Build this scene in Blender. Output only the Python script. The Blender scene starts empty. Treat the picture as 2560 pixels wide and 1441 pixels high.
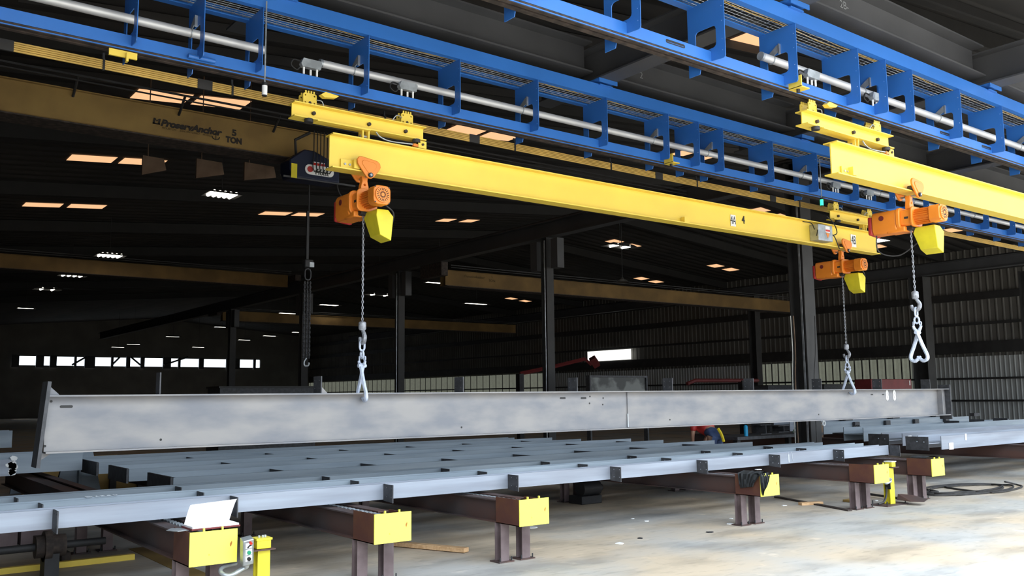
import bpy, math, random
from math import sin, cos, pi, radians
from mathutils import Vector, Matrix
from mathutils.geometry import tessellate_polygon
random.seed(7)
S = bpy.context.scene
COL = S.collection

# ---------------------------------------------------------------- camera, world, exposure
F = 2248.4
PITCH, YAW, ROLL = radians(6.85), radians(37.5316), radians(-0.618)
CAM = Vector((0, 0, 1.6))
FW = Vector((sin(YAW)*cos(PITCH), cos(YAW)*cos(PITCH), sin(PITCH)))
R0 = Vector((cos(YAW), -sin(YAW), 0)); U0 = R0.cross(FW)
RT = R0*cos(ROLL)+U0*sin(ROLL); UP = -R0*sin(ROLL)+U0*cos(ROLL)
cam = bpy.data.cameras.new('camera'); co = bpy.data.objects.new('camera', cam); COL.objects.link(co)
cam.sensor_width = 36; cam.lens = 36*F/2560; cam.clip_end = 400
M = Matrix((RT, UP, -FW)).transposed().to_4x4(); M.translation = CAM
co.matrix_world = M; S.camera = co
W = bpy.data.worlds.new('world'); S.world = W; W.use_nodes = True
bg = W.node_tree.nodes['Background']; bg.inputs[0].default_value = (0.80, 0.90, 1.0, 1); bg.inputs[1].default_value = 1.0
_n = W.node_tree.nodes; _l = W.node_tree.links; _t = _n.new('ShaderNodeTexCoord'); _s = _n.new('ShaderNodeSeparateXYZ'); _m = _n.new('ShaderNodeMapRange')
_l.new(_t.outputs['Generated'], _s.inputs[0]); _l.new(_s.outputs['Z'], _m.inputs[0]); _l.new(_m.outputs[0], bg.inputs[1])   # hazy horizon, brighter high cloud
_m.inputs[1].default_value = .08; _m.inputs[2].default_value = .75; _m.inputs[3].default_value = .55; _m.inputs[4].default_value = 2.1
S.view_settings.view_transform = 'Standard'; S.view_settings.look = 'None'
S.view_settings.exposure = 2.1; S.view_settings.gamma = 1; S.view_settings.use_curve_mapping = False
sl = bpy.data.lights.new('sun', 'SUN'); sl.energy = 1.6; sl.angle = radians(3); sl.color = (1, .95, .86)
so = bpy.data.objects.new('sun', sl); COL.objects.link(so); so.rotation_euler = (radians(-28), radians(8), 0)
so.location = (0, -10, 20)

def at(px, py, ax, val):            # where the sight line through a photo point meets the plane axis=val
    d = FW*F+RT*(px-1280)-UP*(py-720.5)
    return CAM+d*((val-CAM[ax])/d[ax])
def roofz(x): return min(8+.085*(x-5), 9.87-.085*(x-27))

# ---------------------------------------------------------------- materials
MATS = {}
def mat(name, col, rough=.5, metal=0, var=.12, scale=3, col2=None, lo=.4, hi=.65, bump=0, stretch=None, emit=0, spec=.5):
    m = bpy.data.materials.new(name); m.use_nodes = True; nt = m.node_tree; b = nt.nodes['Principled BSDF']
    b.inputs['Roughness'].default_value = rough; b.inputs['Metallic'].default_value = metal
    b.inputs['Specular IOR Level'].default_value = spec
    if emit:
        b.inputs['Base Color'].default_value = (*col, 1); b.inputs['Emission Color'].default_value = (*col, 1)
        b.inputs['Emission Strength'].default_value = emit
    else:
        tc = nt.nodes.new('ShaderNodeTexCoord'); n = nt.nodes.new('ShaderNodeTexNoise'); mp = nt.nodes.new('ShaderNodeMapping')
        mp.inputs['Scale'].default_value = stretch or (1, 1, 1)
        n.inputs['Scale'].default_value = scale; n.inputs['Detail'].default_value = 6
        nt.links.new(tc.outputs['Object'], mp.inputs[0]); nt.links.new(mp.outputs[0], n.inputs['Vector'])
        r = nt.nodes.new('ShaderNodeValToRGB'); nt.links.new(n.outputs['Fac'], r.inputs[0])
        c2 = col2 or tuple(min(1, c*(1+var)) for c in col); c1 = col if col2 else tuple(c*(1-var) for c in col)
        r.color_ramp.elements[0].position = lo; r.color_ramp.elements[1].position = hi
        r.color_ramp.elements[0].color = (*c1, 1); r.color_ramp.elements[1].color = (*c2, 1)
        nt.links.new(r.outputs[0], b.inputs['Base Color'])
        if bump:
            bp = nt.nodes.new('ShaderNodeBump'); bp.inputs['Strength'].default_value = bump; bp.inputs['Distance'].default_value = .01
            nt.links.new(n.outputs['Fac'], bp.inputs['Height']); nt.links.new(bp.outputs[0], b.inputs['Normal'])
    MATS[name] = m; return m
mat('blue', (.032, .16, .52), .38, var=.06, scale=1.5)
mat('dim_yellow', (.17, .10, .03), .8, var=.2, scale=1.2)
mat('frame_dark', (.018, .017, .016), .8)
mat('navy', (.006, .011, .036), .45, var=.1)
mat('yellow', (.88, .64, .085), .42, var=.03, scale=2)
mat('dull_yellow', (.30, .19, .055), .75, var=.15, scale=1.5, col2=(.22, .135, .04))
mat('bar_yellow', (.72, .47, .12), .5, var=.12, scale=2)
mat('orange', (.80, .24, .025), .4, var=.06)
mat('red', (.5, .035, .03), .5)
mat('dark_red', (.16, .02, .02), .6)
mat('lime', (.74, .63, .03), .45, var=.1, scale=4)
mat('galv', (.42, .45, .47), .4, .6, var=.2, scale=9)
mat('alu', (.60, .60, .60), .45, .35, var=.05, scale=3)
mat('dark', (.022, .022, .024), .6, var=.3)
mat('black', (.012, .012, .012), .55)
mat('grime', (.045, .032, .026), .75, var=.5, scale=12)
mat('chain_steel', (.30, .31, .34), .5, .3, var=.3, scale=30)
mat('pale_paint', (.50, .56, .68), .55, var=.18, scale=20)
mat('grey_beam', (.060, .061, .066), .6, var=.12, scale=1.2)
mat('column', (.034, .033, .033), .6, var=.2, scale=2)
mat('clip', (.055, .056, .062), .6, var=.25, scale=14)
mat('stock', (.20, .245, .29), .45, .15, scale=1.1, col2=(.31, .36, .41), lo=.35, hi=.7, stretch=(.6, 5, 7))
mat('stock_purple', (.235, .255, .30), .45, .15, scale=1.1, col2=(.36, .40, .47), lo=.35, hi=.7, stretch=(.5, 5, 7))
mat('mill', (.175, .18, .20), .5, .1, scale=2.6, col2=(.275, .262, .255), lo=.34, hi=.64, stretch=(.7, 1, 1.9))
mat('rust', (.085, .040, .030), .7, scale=2.2, col2=(.055, .042, .042), lo=.35, hi=.65, stretch=(1, .6, 1.5))
mat('rust_box', (.085, .028, .02), .65, scale=3.5, col2=(.14, .055, .022), lo=.45, hi=.75)
mat('leg', (.17, .125, .125), .7, scale=5, col2=(.11, .075, .075))
mat('wood', (.52, .31, .15), .7, scale=4, col2=(.66, .43, .24), stretch=(1, 8, 8))
mat('paper', (.92, .92, .95), .6, var=.02)
mat('white', (.85, .85, .84), .5, var=.04)
mat('cloth_black', (.018, .02, .022), .85, var=.35, scale=12)
mat('rubber', (.03, .028, .028), .6, var=.3, scale=10)
mat('hose_green', (.05, .09, .06), .5)
mat('denim', (.022, .045, .12), .85, scale=8, col2=(.045, .07, .15))
mat('skin', (.45, .25, .17), .6, var=.06)
mat('hair', (.02, .014, .01), .7)
mat('cyan', (.01, .33, .62), .35)
mat('green_btn', (.02, .32, .16), .4); mat('red_btn', (.65, .03, .02), .4)
mat('letter', (.018, .013, .01), .7, var=.05)
mat('letter_faint', (.10, .065, .02), .8, var=.1)
mat('chalk', (.62, .66, .70), .8, var=.1)
mat('chalk_dim', (.25, .26, .27), .8, var=.1)
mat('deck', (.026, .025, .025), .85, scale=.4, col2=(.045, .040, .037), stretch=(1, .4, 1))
mat('wall_dark', (.115, .108, .095), .7, scale=.6, col2=(.15, .14, .125))
mat('wall_light', (.42, .43, .42), .6, scale=.5, col2=(.50, .51, .50))
mat('tan_board', (.10, .06, .035), .8, scale=3, col2=(.17, .11, .07))
mat('roof_panel', (1.0, .56, .29), emit=.235)
mat('tube_glow', (1.0, .95, .82), emit=1.6)
mat('green_glow', (.03, 1.0, .35), emit=.5)
mat('pane_glow', (.93, .95, .92), emit=.35)
mat('tag_grey', (.5, .5, .47), .5)
mat('mirror_glass', (.035, .038, .036), .5, 0, scale=1.6, col2=(.17, .18, .17), lo=.48, hi=.56)
mat('hv_yellow', (.8, .6, .02), .8)

def floor_mat():
    m = bpy.data.materials.new('concrete'); m.use_nodes = True; nt = m.node_tree; b = nt.nodes['Principled BSDF']
    tc = nt.nodes.new('ShaderNodeTexCoord')
    def noise(s, d, st=None):
        n = nt.nodes.new('ShaderNodeTexNoise'); n.inputs['Scale'].default_value = s; n.inputs['Detail'].default_value = d
        mp = nt.nodes.new('ShaderNodeMapping'); mp.inputs['Scale'].default_value = st or (1, 1, 1)
        nt.links.new(tc.outputs['Object'], mp.inputs[0]); nt.links.new(mp.outputs[0], n.inputs['Vector']); return n
    def ramp(n, p0, c0, p1, c1):
        r = nt.nodes.new('ShaderNodeValToRGB'); r.color_ramp.elements[0].position = p0; r.color_ramp.elements[1].position = p1
        r.color_ramp.elements[0].color = (*c0, 1); r.color_ramp.elements[1].color = (*c1, 1); nt.links.new(n.outputs['Fac'], r.inputs[0]); return r
    def mix(a, c, f, mode='MULTIPLY'):
        x = nt.nodes.new('ShaderNodeMix'); x.data_type = 'RGBA'; x.blend_type = mode; x.inputs[0].default_value = f
        nt.links.new(a.outputs[0] if a.bl_idname != 'ShaderNodeMix' else a.outputs[2], x.inputs[6])
        nt.links.new(c.outputs[0], x.inputs[7]); return x
    base = ramp(noise(.55, 8), .38, (.43, .415, .39), .60, (.53, .43, .315))
    st = ramp(noise(1.7, 10, (.5, 1, 1)), .36, (.62, .63, .64), .52, (1, 1, 1))
    sp = ramp(noise(14, 5, (.35, 1, 1)), .33, (.75, .75, .75), .45, (1, 1, 1))
    pt = ramp(noise(3.2, 12), .63, (1, 1, 1), .72, (1.25, 1.22, 1.18))
    x = mix(mix(mix(base, st, .8), sp, .6), pt, 1)
    nt.links.new(x.outputs[2], b.inputs['Base Color']); b.inputs['Roughness'].default_value = .75
    MATS['concrete'] = m
floor_mat()
def yface_mat():                     # yellow sheet with rusty chips
    m = bpy.data.materials.new('box_face'); m.use_nodes = True; nt = m.node_tree; b = nt.nodes['Principled BSDF']
    tc = nt.nodes.new('ShaderNodeTexCoord'); n = nt.nodes.new('ShaderNodeTexNoise'); n.inputs['Scale'].default_value = 14
    mp = nt.nodes.new('ShaderNodeMapping'); mp.inputs['Scale'].default_value = (1, 1, .45)
    r = nt.nodes.new('ShaderNodeValToRGB'); r.color_ramp.elements[0].position = .335; r.color_ramp.elements[1].position = .36
    r.color_ramp.elements[0].color = (.35, .12, .01, 1); r.color_ramp.elements[1].color = (.97, .93, .11, 1)
    nt.links.new(tc.outputs['Object'], mp.inputs[0]); nt.links.new(mp.outputs[0], n.inputs['Vector'])
    nt.links.new(n.outputs['Fac'], r.inputs[0]); nt.links.new(r.outputs[0], b.inputs['Base Color'])
    MATS['box_face'] = m
yface_mat()

# ---------------------------------------------------------------- mesh builder
def wloc(o):
    v = Vector((0, 0, 0))
    while o is not None: v += o.location; o = o.parent
    return v
class MB:
    def __init__(s): s.v = []; s.f = []
    def add(s, vs, fs):
        k = len(s.v); s.v += [tuple(p) for p in vs]; s.f += [tuple(i+k for i in f) for f in fs]; return s
    def box(s, x0, x1, y0, y1, z0, z1):
        vs = [(x, y, z) for x in (x0, x1) for y in (y0, y1) for z in (z0, z1)]
        return s.add(vs, [(0, 1, 3, 2), (4, 6, 7, 5), (0, 4, 5, 1), (2, 3, 7, 6), (0, 2, 6, 4), (1, 5, 7, 3)])
    def cbox(s, c, dx, dy, dz, rot=None):
        vs = [Vector((x, y, z)) for x in (-dx/2, dx/2) for y in (-dy/2, dy/2) for z in (-dz/2, dz/2)]
        vs = [(rot @ v if rot else v)+Vector(c) for v in vs]
        return s.add(vs, [(0, 1, 3, 2), (4, 6, 7, 5), (0, 4, 5, 1), (2, 3, 7, 6), (0, 2, 6, 4), (1, 5, 7, 3)])
    def prism(s, poly, ax, a, b, holes=()):      # ax X: poly=(y,z); Y: (x,z); Z: (x,y)
        def P(p, t): return {'X': (t, p[0], p[1]), 'Y': (p[0], t, p[1]), 'Z': (p[0], p[1], t)}[ax]
        rings = [list(poly)]+[list(h) for h in holes]
        flat = [p for r in rings for p in r]; n = len(flat)
        tris = tessellate_polygon([[Vector((p[0], p[1], 0)) for p in r] for r in rings])
        vs = [P(p, a) for p in flat]+[P(p, b) for p in flat]
        fs = [t for t in tris]+[tuple(i+n for i in reversed(t)) for t in tris]
        if len(rings) == 1: fs = [tuple(range(n)), tuple(range(2*n-1, n-1, -1))]
        k = 0
        for r in rings:
            m = len(r); fs += [(k+i, k+(i+1) % m, k+(i+1) % m+n, k+i+n) for i in range(m)]; k += m
        return s.add(vs, fs)
    def tube(s, pts, r, n=8, closed=False, caps=True, rs=None):
        pts = [Vector(p) for p in pts]; m = len(pts); vs = []; fs = []
        ref = None
        for i, p in enumerate(pts):
            t = (pts[(i+1) % m]-pts[i-1]) if closed else (pts[min(i+1, m-1)]-pts[max(i-1, 0)])
            if t.length < 1e-9: t = Vector((0, 0, 1))
            t.normalize()
            if ref is None: ref = Vector((0, 0, 1)) if abs(t.z) < .9 else Vector((1, 0, 0))
            u = (ref-t*ref.dot(t)); u = u.normalized() if u.length > 1e-6 else t.orthogonal().normalized(); w = t.cross(u); ref = u
            rr = rs[i] if rs else r
            vs += [p+(u*cos(2*pi*j/n)+w*sin(2*pi*j/n))*rr for j in range(n)]
        for i in range(m if closed else m-1):
            a = i*n; b = ((i+1) % m)*n
            fs += [(a+j, a+(j+1) % n, b+(j+1) % n, b+j) for j in range(n)]
        if caps and not closed: fs += [tuple(range(n-1, -1, -1)), tuple(range((m-1)*n, m*n))]
        return s.add(vs, fs)
    def cyl(s, a, b, r, n=16, r2=None): return s.tube([a, b], r, n, rs=[r, r if r2 is None else r2])
    def link(s, c, L, Wd, r, ang, up=Vector((0, 0, 1)), n=6):  # chain link: long way along up
        c = Vector(c); side = Vector((cos(ang), sin(ang), 0)); pts = []; h = (L-Wd)/2
        for k in range(5): a = pi*k/4; pts.append(c+side*cos(a)*(Wd/2-r)+up*(h+sin(a)*(Wd/2-r)))
        for k in range(5): a = pi+pi*k/4; pts.append(c+side*cos(a)*(Wd/2-r)+up*(-h+sin(a)*(Wd/2-r)))
        return s.tube(pts, r, n, closed=True)
    def build(s, name, m, parent=None, loc=None, bevel=0, ang=40):
        base = wloc(parent) if parent is not None else Vector(loc or (0, 0, 0))
        me = bpy.data.meshes.new(name); me.from_pydata([tuple(Vector(p)-base) for p in s.v], [], s.f)
        me.validate(); me.polygons.foreach_set('use_smooth', [True]*len(me.polygons)); me.set_sharp_from_angle(angle=radians(ang))
        me.materials.append(MATS[m]); me.update()
        o = bpy.data.objects.new(name, me); COL.objects.link(o)
        if parent is not None: o.parent = parent
        else: o.location = base
        if bevel:
            b = o.modifiers.new('bevel', 'BEVEL'); b.width = bevel; b.segments = 2; b.limit_method = 'ANGLE'
        import bmesh
        bm = bmesh.new(); bm.from_mesh(me); bmesh.ops.recalc_face_normals(bm, faces=bm.faces); bm.to_mesh(me); bm.free()
        return o
def tag(o, label=None, cat=None, group=None, kind=None):
    if label: o['label'] = label
    if cat: o['category'] = cat
    if group: o['group'] = group
    if kind: o['kind'] = kind
    return o
def thing(name, loc, label, cat, group=None):
    o = bpy.data.objects.new(name, None); o.location = loc; o.empty_display_size = .1; COL.objects.link(o)
    return tag(o, label, cat, group)
def struct(name, mb, m): return tag(mb.build(name, m), kind='structure')
def copy_tree(o, parent=None):
    c = o.copy(); COL.objects.link(c); c.parent = parent
    for ch in [x for x in S.objects if x.parent == o]: copy_tree(ch, c)
    return c
def text(s, loc, size, m, parent, rotm, name='lettering', bold=0, shear=0, sx=1):
    cu = bpy.data.curves.new(name, 'FONT'); cu.body = s; cu.size = size; cu.extrude = .001; cu.offset = bold; cu.shear = shear
    cu.align_x = 'CENTER'; cu.align_y = 'CENTER'; cu.materials.append(MATS[m])
    o = bpy.data.objects.new(name+'_curve', cu); COL.objects.link(o)
    bpy.context.view_layer.update()
    me = bpy.data.meshes.new_from_object(o.evaluated_get(bpy.context.evaluated_depsgraph_get())); bpy.data.objects.remove(o); bpy.data.curves.remove(cu)
    me.transform(rotm.to_4x4() @ Matrix.Diagonal((sx, 1, 1, 1))); me.name = name
    o = bpy.data.objects.new(name, me); COL.objects.link(o); o.parent = parent; o.location = Vector(loc)-wloc(parent)
    if not me.materials: me.materials.append(MATS[m])
    return o
FACE = Matrix(((1, 0, 0), (0, 0, -1), (0, 1, 0)))    # text upright, readable from -Y
def Ipoly(w, h, tf, tw, cx=0, cz=0):     # upright I outline
    a, b = w/2, h/2; t = tw/2
    return [(cx+x, cz+z) for x, z in ((-a, -b), (a, -b), (a, -b+tf), (t, -b+tf), (t, b-tf), (a, b-tf), (a, b), (-a, b), (-a, b-tf), (-t, b-tf), (-t, -b+tf), (-a, -b+tf))]
def Hpoly(w, h, tf, tw, cx=0, cz=0):     # lying down: flanges vertical, overall width w
    return [(cx+z, cz+x) for x, z in [(p[0], p[1]) for p in Ipoly(h, w, tf, tw)]]
def circ(cx, cy, r, n=8, ph=0): return [(cx+r*cos(2*pi*k/n+ph), cy+r*sin(2*pi*k/n+ph)) for k in range(n)]
def rrect(x0, x1, y0, y1, r, n=4):
    o = []
    for cx, cy, a in ((x1-r, y1-r, 0), (x0+r, y1-r, 90), (x0+r, y0+r, 180), (x1-r, y0+r, 270)):
        o += [(cx+r*cos(radians(a+90*k/n)), cy+r*sin(radians(a+90*k/n))) for k in range(n+1)]
    return o
def arcpts(pts, n=8):                     # smooth curve through points
    P = [Vector(p) for p in pts]; P = [P[0]*2-P[1]]+P+[P[-1]*2-P[-2]]; out = []
    for i in range(1, len(P)-2):
        for k in range(n):
            t = k/n; a, b, c, d = P[i-1:i+3]
            out.append(.5*((2*b)+(c-a)*t+(2*a-5*b+4*c-d)*t*t+(3*b-a-3*c+d)*t**3))
    return out+[P[-2]]

# ================================================================ the setting
XR, XL, YB, YF = 44.0, -20.0, 95.0, 3.0
struct('floor', MB().box(-60, 90, -60, YB+1, -.2, 0), 'concrete')
def corr(x, y0, y1, z0, z1, pitch=.22, d=.035, sgn=-1):
    mb = MB(); vs = []; fs = []; y = y0; prof = []
    while y < y1:
        for f, dd in ((0, 0), (.62, 0), (.74, 1), (.88, 1)): prof.append((y+f*pitch, x+sgn*d*dd))
        y += pitch
    for (yy, xx) in prof: vs += [(xx, yy, z0), (xx, yy, z1)]
    for i in range(len(prof)-1): fs.append((2*i, 2*i+2, 2*i+3, 2*i+1))
    mb.add(vs, fs); mb.box(x+.01, x+.06, y0, y1, z0, z1); return mb
struct('wall_right', corr(XR, -6, YB, 3.25, roofz(XR)+.09, .33), 'wall_dark')
struct('wall_right_lower', corr(XR-.06, 12, YB, 0, 3.25, .22), 'wall_light')
struct('wall_left', MB().box(XL-.2, XL, YF, YB, 0, 6.2), 'wall_dark')
# roof deck: two slopes with ribs along X
deck = MB()
for (a, b) in ((XL, 27), (27, XR)):
    y = YF; vs = []; fs = []; prof = []
    while y < YB:
        for f, dd in ((0, 0), (.7, 0), (.8, .04), (.9, .04)): prof.append((y+f*.6, dd))
        y += .6
    for yy, dd in prof: vs += [(a, yy, roofz(a)+dd), (b, yy, roofz(b)+dd)]
    for i in range(len(prof)-1): fs.append((2*i, 2*i+1, 2*i+3, 2*i+2))
    deck.add(vs, fs)
    deck.add([(a, YF, roofz(a)+.1), (b, YF, roofz(b)+.1), (b, YB, roofz(b)+.1), (a, YB, roofz(a)+.1)], [(0, 1, 2, 3)])
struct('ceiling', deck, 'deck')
struct('wall_side_blocker', MB().box(XL, -1.2, YF, YF+.2, 0, 6.2), 'wall_dark')  # unseen wall stretch, added to cut the light from the left
struct('wall_front_blocker', MB().prism([(XL, 6.2), (XR, 6.2), (XR, roofz(XR)), (27, 9.87), (XL, roofz(XL))], 'Y', YF, YF+.2), 'wall_dark')  # unseen header over the opening, added to keep the deep hall dark
# back wall with an open clerestory strip
w0, w1 = at(30, 893, 1, YB), at(650, 920, 1, YB); wz0, wz1 = w1.z, w0.z+.1
bw = MB(); bw.box(XL, w0.x, YB, YB+.2, 0, 9.9); bw.box(w1.x, XR, YB, YB+.2, 0, 9.9)
bw.box(w0.x, w1.x, YB, YB+.2, 0, wz0); bw.box(w0.x, w1.x, YB, YB+.2, wz1, 9.9)
struct('wall_back', bw, 'wall_dark')
n = 0
for a, b in ((30, 48), (90, 110), (125, 142), (186, 192), (212, 238), (278, 284), (316, 326), (352, 362), (408, 428), (446, 452), (498, 510), (566, 600), (634, 640)):
    n += 1; p, q = at(a, 905, 1, YB-.3), at(b, 905, 1, YB-.3)
    struct('trim_%d' % n, MB().box(p.x, q.x, YB-.3, YB-.1, wz0-.2, wz1+.1), 'dark')
for a, b, c in ((280, 300, 1), (180, 215, 1), (326, 352, -1), (410, 470, 1)):
    n += 1; p, q = at(a, 913, 1, YB-.5), at(b, 893, 1, YB-.5)
    struct('trim_%d' % n, MB().tube([p, q] if c > 0 else [(p.x, p.y, q.z), (q.x, q.y, p.z)], .09, 4), 'dark')
# lit opening high in the right wall
p, q = at(1470, 880, 0, XR-.3), at(1578, 897, 0, XR-.3)
tag(MB().box(XR-.35, XR-.3, q.y, p.y, q.z-.05, p.z).build('window_1', 'pane_glow'), kind='structure')
# translucent roof panels
wn = 1
PANELS = [(4.85, 18.85), (6.12, 18.85), (4.85, 25.05), (6.15, 25.05), (4.93, 32.15), (6.27, 32.15), (6.1, 12.9), (4.5, 16.95), (13.05, 32.35), (14.4, 32.35),
          (12.8, 18.95), (14.1, 19.2), (12.55, 12.6), (14.3, 10.7), (21.35, 32.65), (22.6, 32.65), (21.6, 18.9), (22.9, 19.1), (31.65, 32.6), (32.9, 32.6),
          (31.4, 23.4), (32.75, 23.4), (39.4, 32.5), (40.7, 32.5), (39.7, 38.6), (41.0, 38.6), (39.8, 52.0), (41.1, 52.0), (39.5, 19.0), (40.4, 23.3)]
for a, y0 in PANELS:
    wn += 1; b = a+(1.12 if a < 15 else .7); w = .3 if y0 == 16.95 else .72
    za, zb = roofz(a)-.015, roofz(b)-.015
    struct('window_%d' % wn, MB().add([(a, y0, za), (b, y0, zb), (b, y0+w, zb), (a, y0+w, za)], [(0, 1, 2, 3)]), 'roof_panel')
# ribbed right wall stretches, weak emission added in place of light on them
mat('glow_wall_panel', (.30, .31, .25), .6)
_b = MATS['glow_wall_panel'].node_tree.nodes['Principled BSDF']; _b.inputs['Emission Color'].default_value = (.85, .9, .72, 1); _b.inputs['Emission Strength'].default_value = .03
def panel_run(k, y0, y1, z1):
    m = corr(XR-.12, y0, y1, .9, z1, .22 if y0 < 40 else .45, .06); r = m.build('window_%d' % k, 'glow_wall_panel'); tag(r, kind='structure')  # wall stretch with added glow, numbered among the windows
    mb = MB(); y = y0
    while y < y1: mb.box(XR-.20, XR-.17, y, y+.05, .9, z1); y += .44 if y0 < 40 else .9
    mb.build('panel_rib', 'column', r)
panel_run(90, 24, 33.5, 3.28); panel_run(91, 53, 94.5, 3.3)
# right wall girts
for i, (z, h) in enumerate(((7.3, .3), (5.95, .34), (4.75, .12), (3.4, .55), (2.15, .09), (1.1, .09))):
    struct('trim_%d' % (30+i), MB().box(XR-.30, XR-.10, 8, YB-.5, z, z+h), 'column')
# roof purlins / frames along X
ORD = ['first', 'second', 'third', 'fourth', 'fifth', 'sixth', 'seventh', 'eighth', 'ninth', 'tenth', 'eleventh', 'twelfth', 'thirteenth', 'fourteenth']
for i, y in enumerate((4.2, 8.4, 16, 22.2, 28.8, 35.6, 42.3, 49, 57, 66)):
    mb = MB()
    for a, b in ((XL, 27), (27, XR)):
        vs = [(x, yy, roofz(x)-dz) for x in (a, b) for yy in (y-.1, y+.1) for dz in (.04, .42)]
        mb.add(vs, [(0, 1, 3, 2), (4, 6, 7, 5), (0, 4, 5, 1), (2, 3, 7, 6), (0, 2, 6, 4), (1, 5, 7, 3)])
    tag(mb.build('roof_frame_beam', 'frame_dark', loc=(0, y, 8)), 'dark sloping roof frame beam spanning the hall, %s from the open front' % ORD[i], 'roof beam', 'dark roof frames across the hall')
for i in range(14):
    y = 3.2+i*1.15
    mb = MB(); 
    for a, b in ((2, 27), (27, XR-.2)):
        vs = [(x, yy, roofz(x)-dz) for x in (a, b) for yy in (y-.03, y+.03) for dz in (.02, .2)]
        mb.add(vs, [(0, 1, 3, 2), (4, 6, 7, 5), (0, 4, 5, 1), (2, 3, 7, 6), (0, 2, 6, 4), (1, 5, 7, 3)])
    tag(mb.build('roof_purlin', 'deck', loc=(0, y, 8)), 'thin roof purlin under the dark metal deck, %s from the open front' % ORD[i], 'purlin', 'purlins under the roof deck')

# ================================================================ columns and crane runways
def column(x, y, w, h, label, m='column', brackets=True):
    t = thing('steel_column', (x, y, 0), label, 'column')
    MB().prism(Ipoly(w, w, .025, .02, x, y), 'Z', 0.02, h).build('shaft', m, t)
    MB().box(x-w*.75, x+w*.75, y-w*.75, y+w*.75, 0, .025).build('base_plate', m, t)
    if brackets:
        z = 5.95
        for s in (-1, 1):
            MB().box(x-.12, x+.12, y+s*.45-.14, y+s*.45+.14, z-.85, z-.02).build('bracket', 'grey_beam', t)
    return t
names = ['nearest wide dark column of the hall, right of the middle, beside thin hanging hoses',
         'tall dark column behind the middle of the raised steel beam, bracket blocks at its top',
         'dark column just right of the left hoist chain, bracket blocks at its top',
         'dark column behind the dark hanging chain on the left',
         'dim far column of the hall, behind the left column row']
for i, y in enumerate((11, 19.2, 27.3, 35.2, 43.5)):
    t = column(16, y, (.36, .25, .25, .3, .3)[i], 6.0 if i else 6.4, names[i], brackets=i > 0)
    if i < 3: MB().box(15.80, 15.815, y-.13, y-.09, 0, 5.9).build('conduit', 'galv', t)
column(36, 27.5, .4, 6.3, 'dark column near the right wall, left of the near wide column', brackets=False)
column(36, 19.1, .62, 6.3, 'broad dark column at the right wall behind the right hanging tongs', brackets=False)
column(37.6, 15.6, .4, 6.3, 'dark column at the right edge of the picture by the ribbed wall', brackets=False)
for x, z, l in ((16, 6.0, 'dark crane runway girder running into the hall over the middle columns'),
                (36, 6.35, 'dark crane runway girder along the right wall on the broad column')):
    t = thing('crane_runway_girder', (x, 30, z), l, 'crane runway')
    MB().prism(Ipoly(.3, .46, .03, .02, x, z+.23), 'Y', 9.5 if x < 20 else 12, 70).build('girder', 'grey_beam', t)
    MB().box(x-.04, x+.04, 9.5 if x < 20 else 12, 70, z+.46, z+.52).build('rail', 'dark', t)

# grey support framing above the blue tracks
def ibeam_y(x, y0, y1, z, w, h, label, name='support_beam'):
    t = thing(name, (x, y0, z), label, 'beam'); MB().prism(Ipoly(w, h, .022, .02, x, z+h/2), 'Y', y0, y1).build('beam_body', 'grey_beam', t); return t
def ibeam_x(y, x0, x1, z, w, h, label, name='support_beam'):
    t = thing(name, (x0, y, z), label, 'beam'); MB().prism(Ipoly(w, h, .022, .02, y, z+h/2), 'X', x0, x1).build('beam_body', 'grey_beam', t); return t
ZC = 5.62
ibeam_y(3.45, 3.25, 9.4, ZC, .3, .45, 'dark grey cross beam over the left end of the near blue track')
ibeam_y(7.79, 3.25, 9.4, ZC, .3, .45, 'dark grey cross beam over both blue tracks, middle of the picture')
ibeam_y(12.1, 3.25, 9.4, ZC, .3, .45, 'dark grey cross beam over both blue tracks at the right')
ibeam_y(16.45, 3.25, 9.4, ZC, .3, .45, 'dark grey cross beam right of the picture over both blue tracks')
k = 0
for y in (8.36, 5.42):
    for a, b in ((-4, 3.30), (3.60, 7.64), (7.94, 11.95), (12.25, 16.3), (16.6, 24)):
        k += 1
        if a < 0 and y < 6: continue
        t = ibeam_x(y, a, b, 5.72, .34, .42, ['', 'grey beam above the left blue track, left of the first cross beam',
            'grey beam above the left blue track, beside the bright light fixture', 'grey beam above the left blue track, right of the middle cross beam',
            'grey beam above the left blue track, behind the right cross beam', 'grey beam above the far right end of the left blue track', '',
            'grey beam above the right blue track at the top of the picture', 'grey beam chalk-marked 2B above the right blue track',
            'grey beam above the right blue track right of the right clamp', 'grey beam above the right blue track beyond the picture edge'][k])
        if k in (3, 8): text('2' if k == 3 else '2B-', (a+(.75 if k == 3 else 1.0), y-.013, 5.95), .13, 'chalk_dim', t, FACE, 'chalk_mark')
        MB().box(a+.33, a+.335, y-.012, y-.0101, 5.75, 6.1).build('weld_seam', 'black', t)

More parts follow.
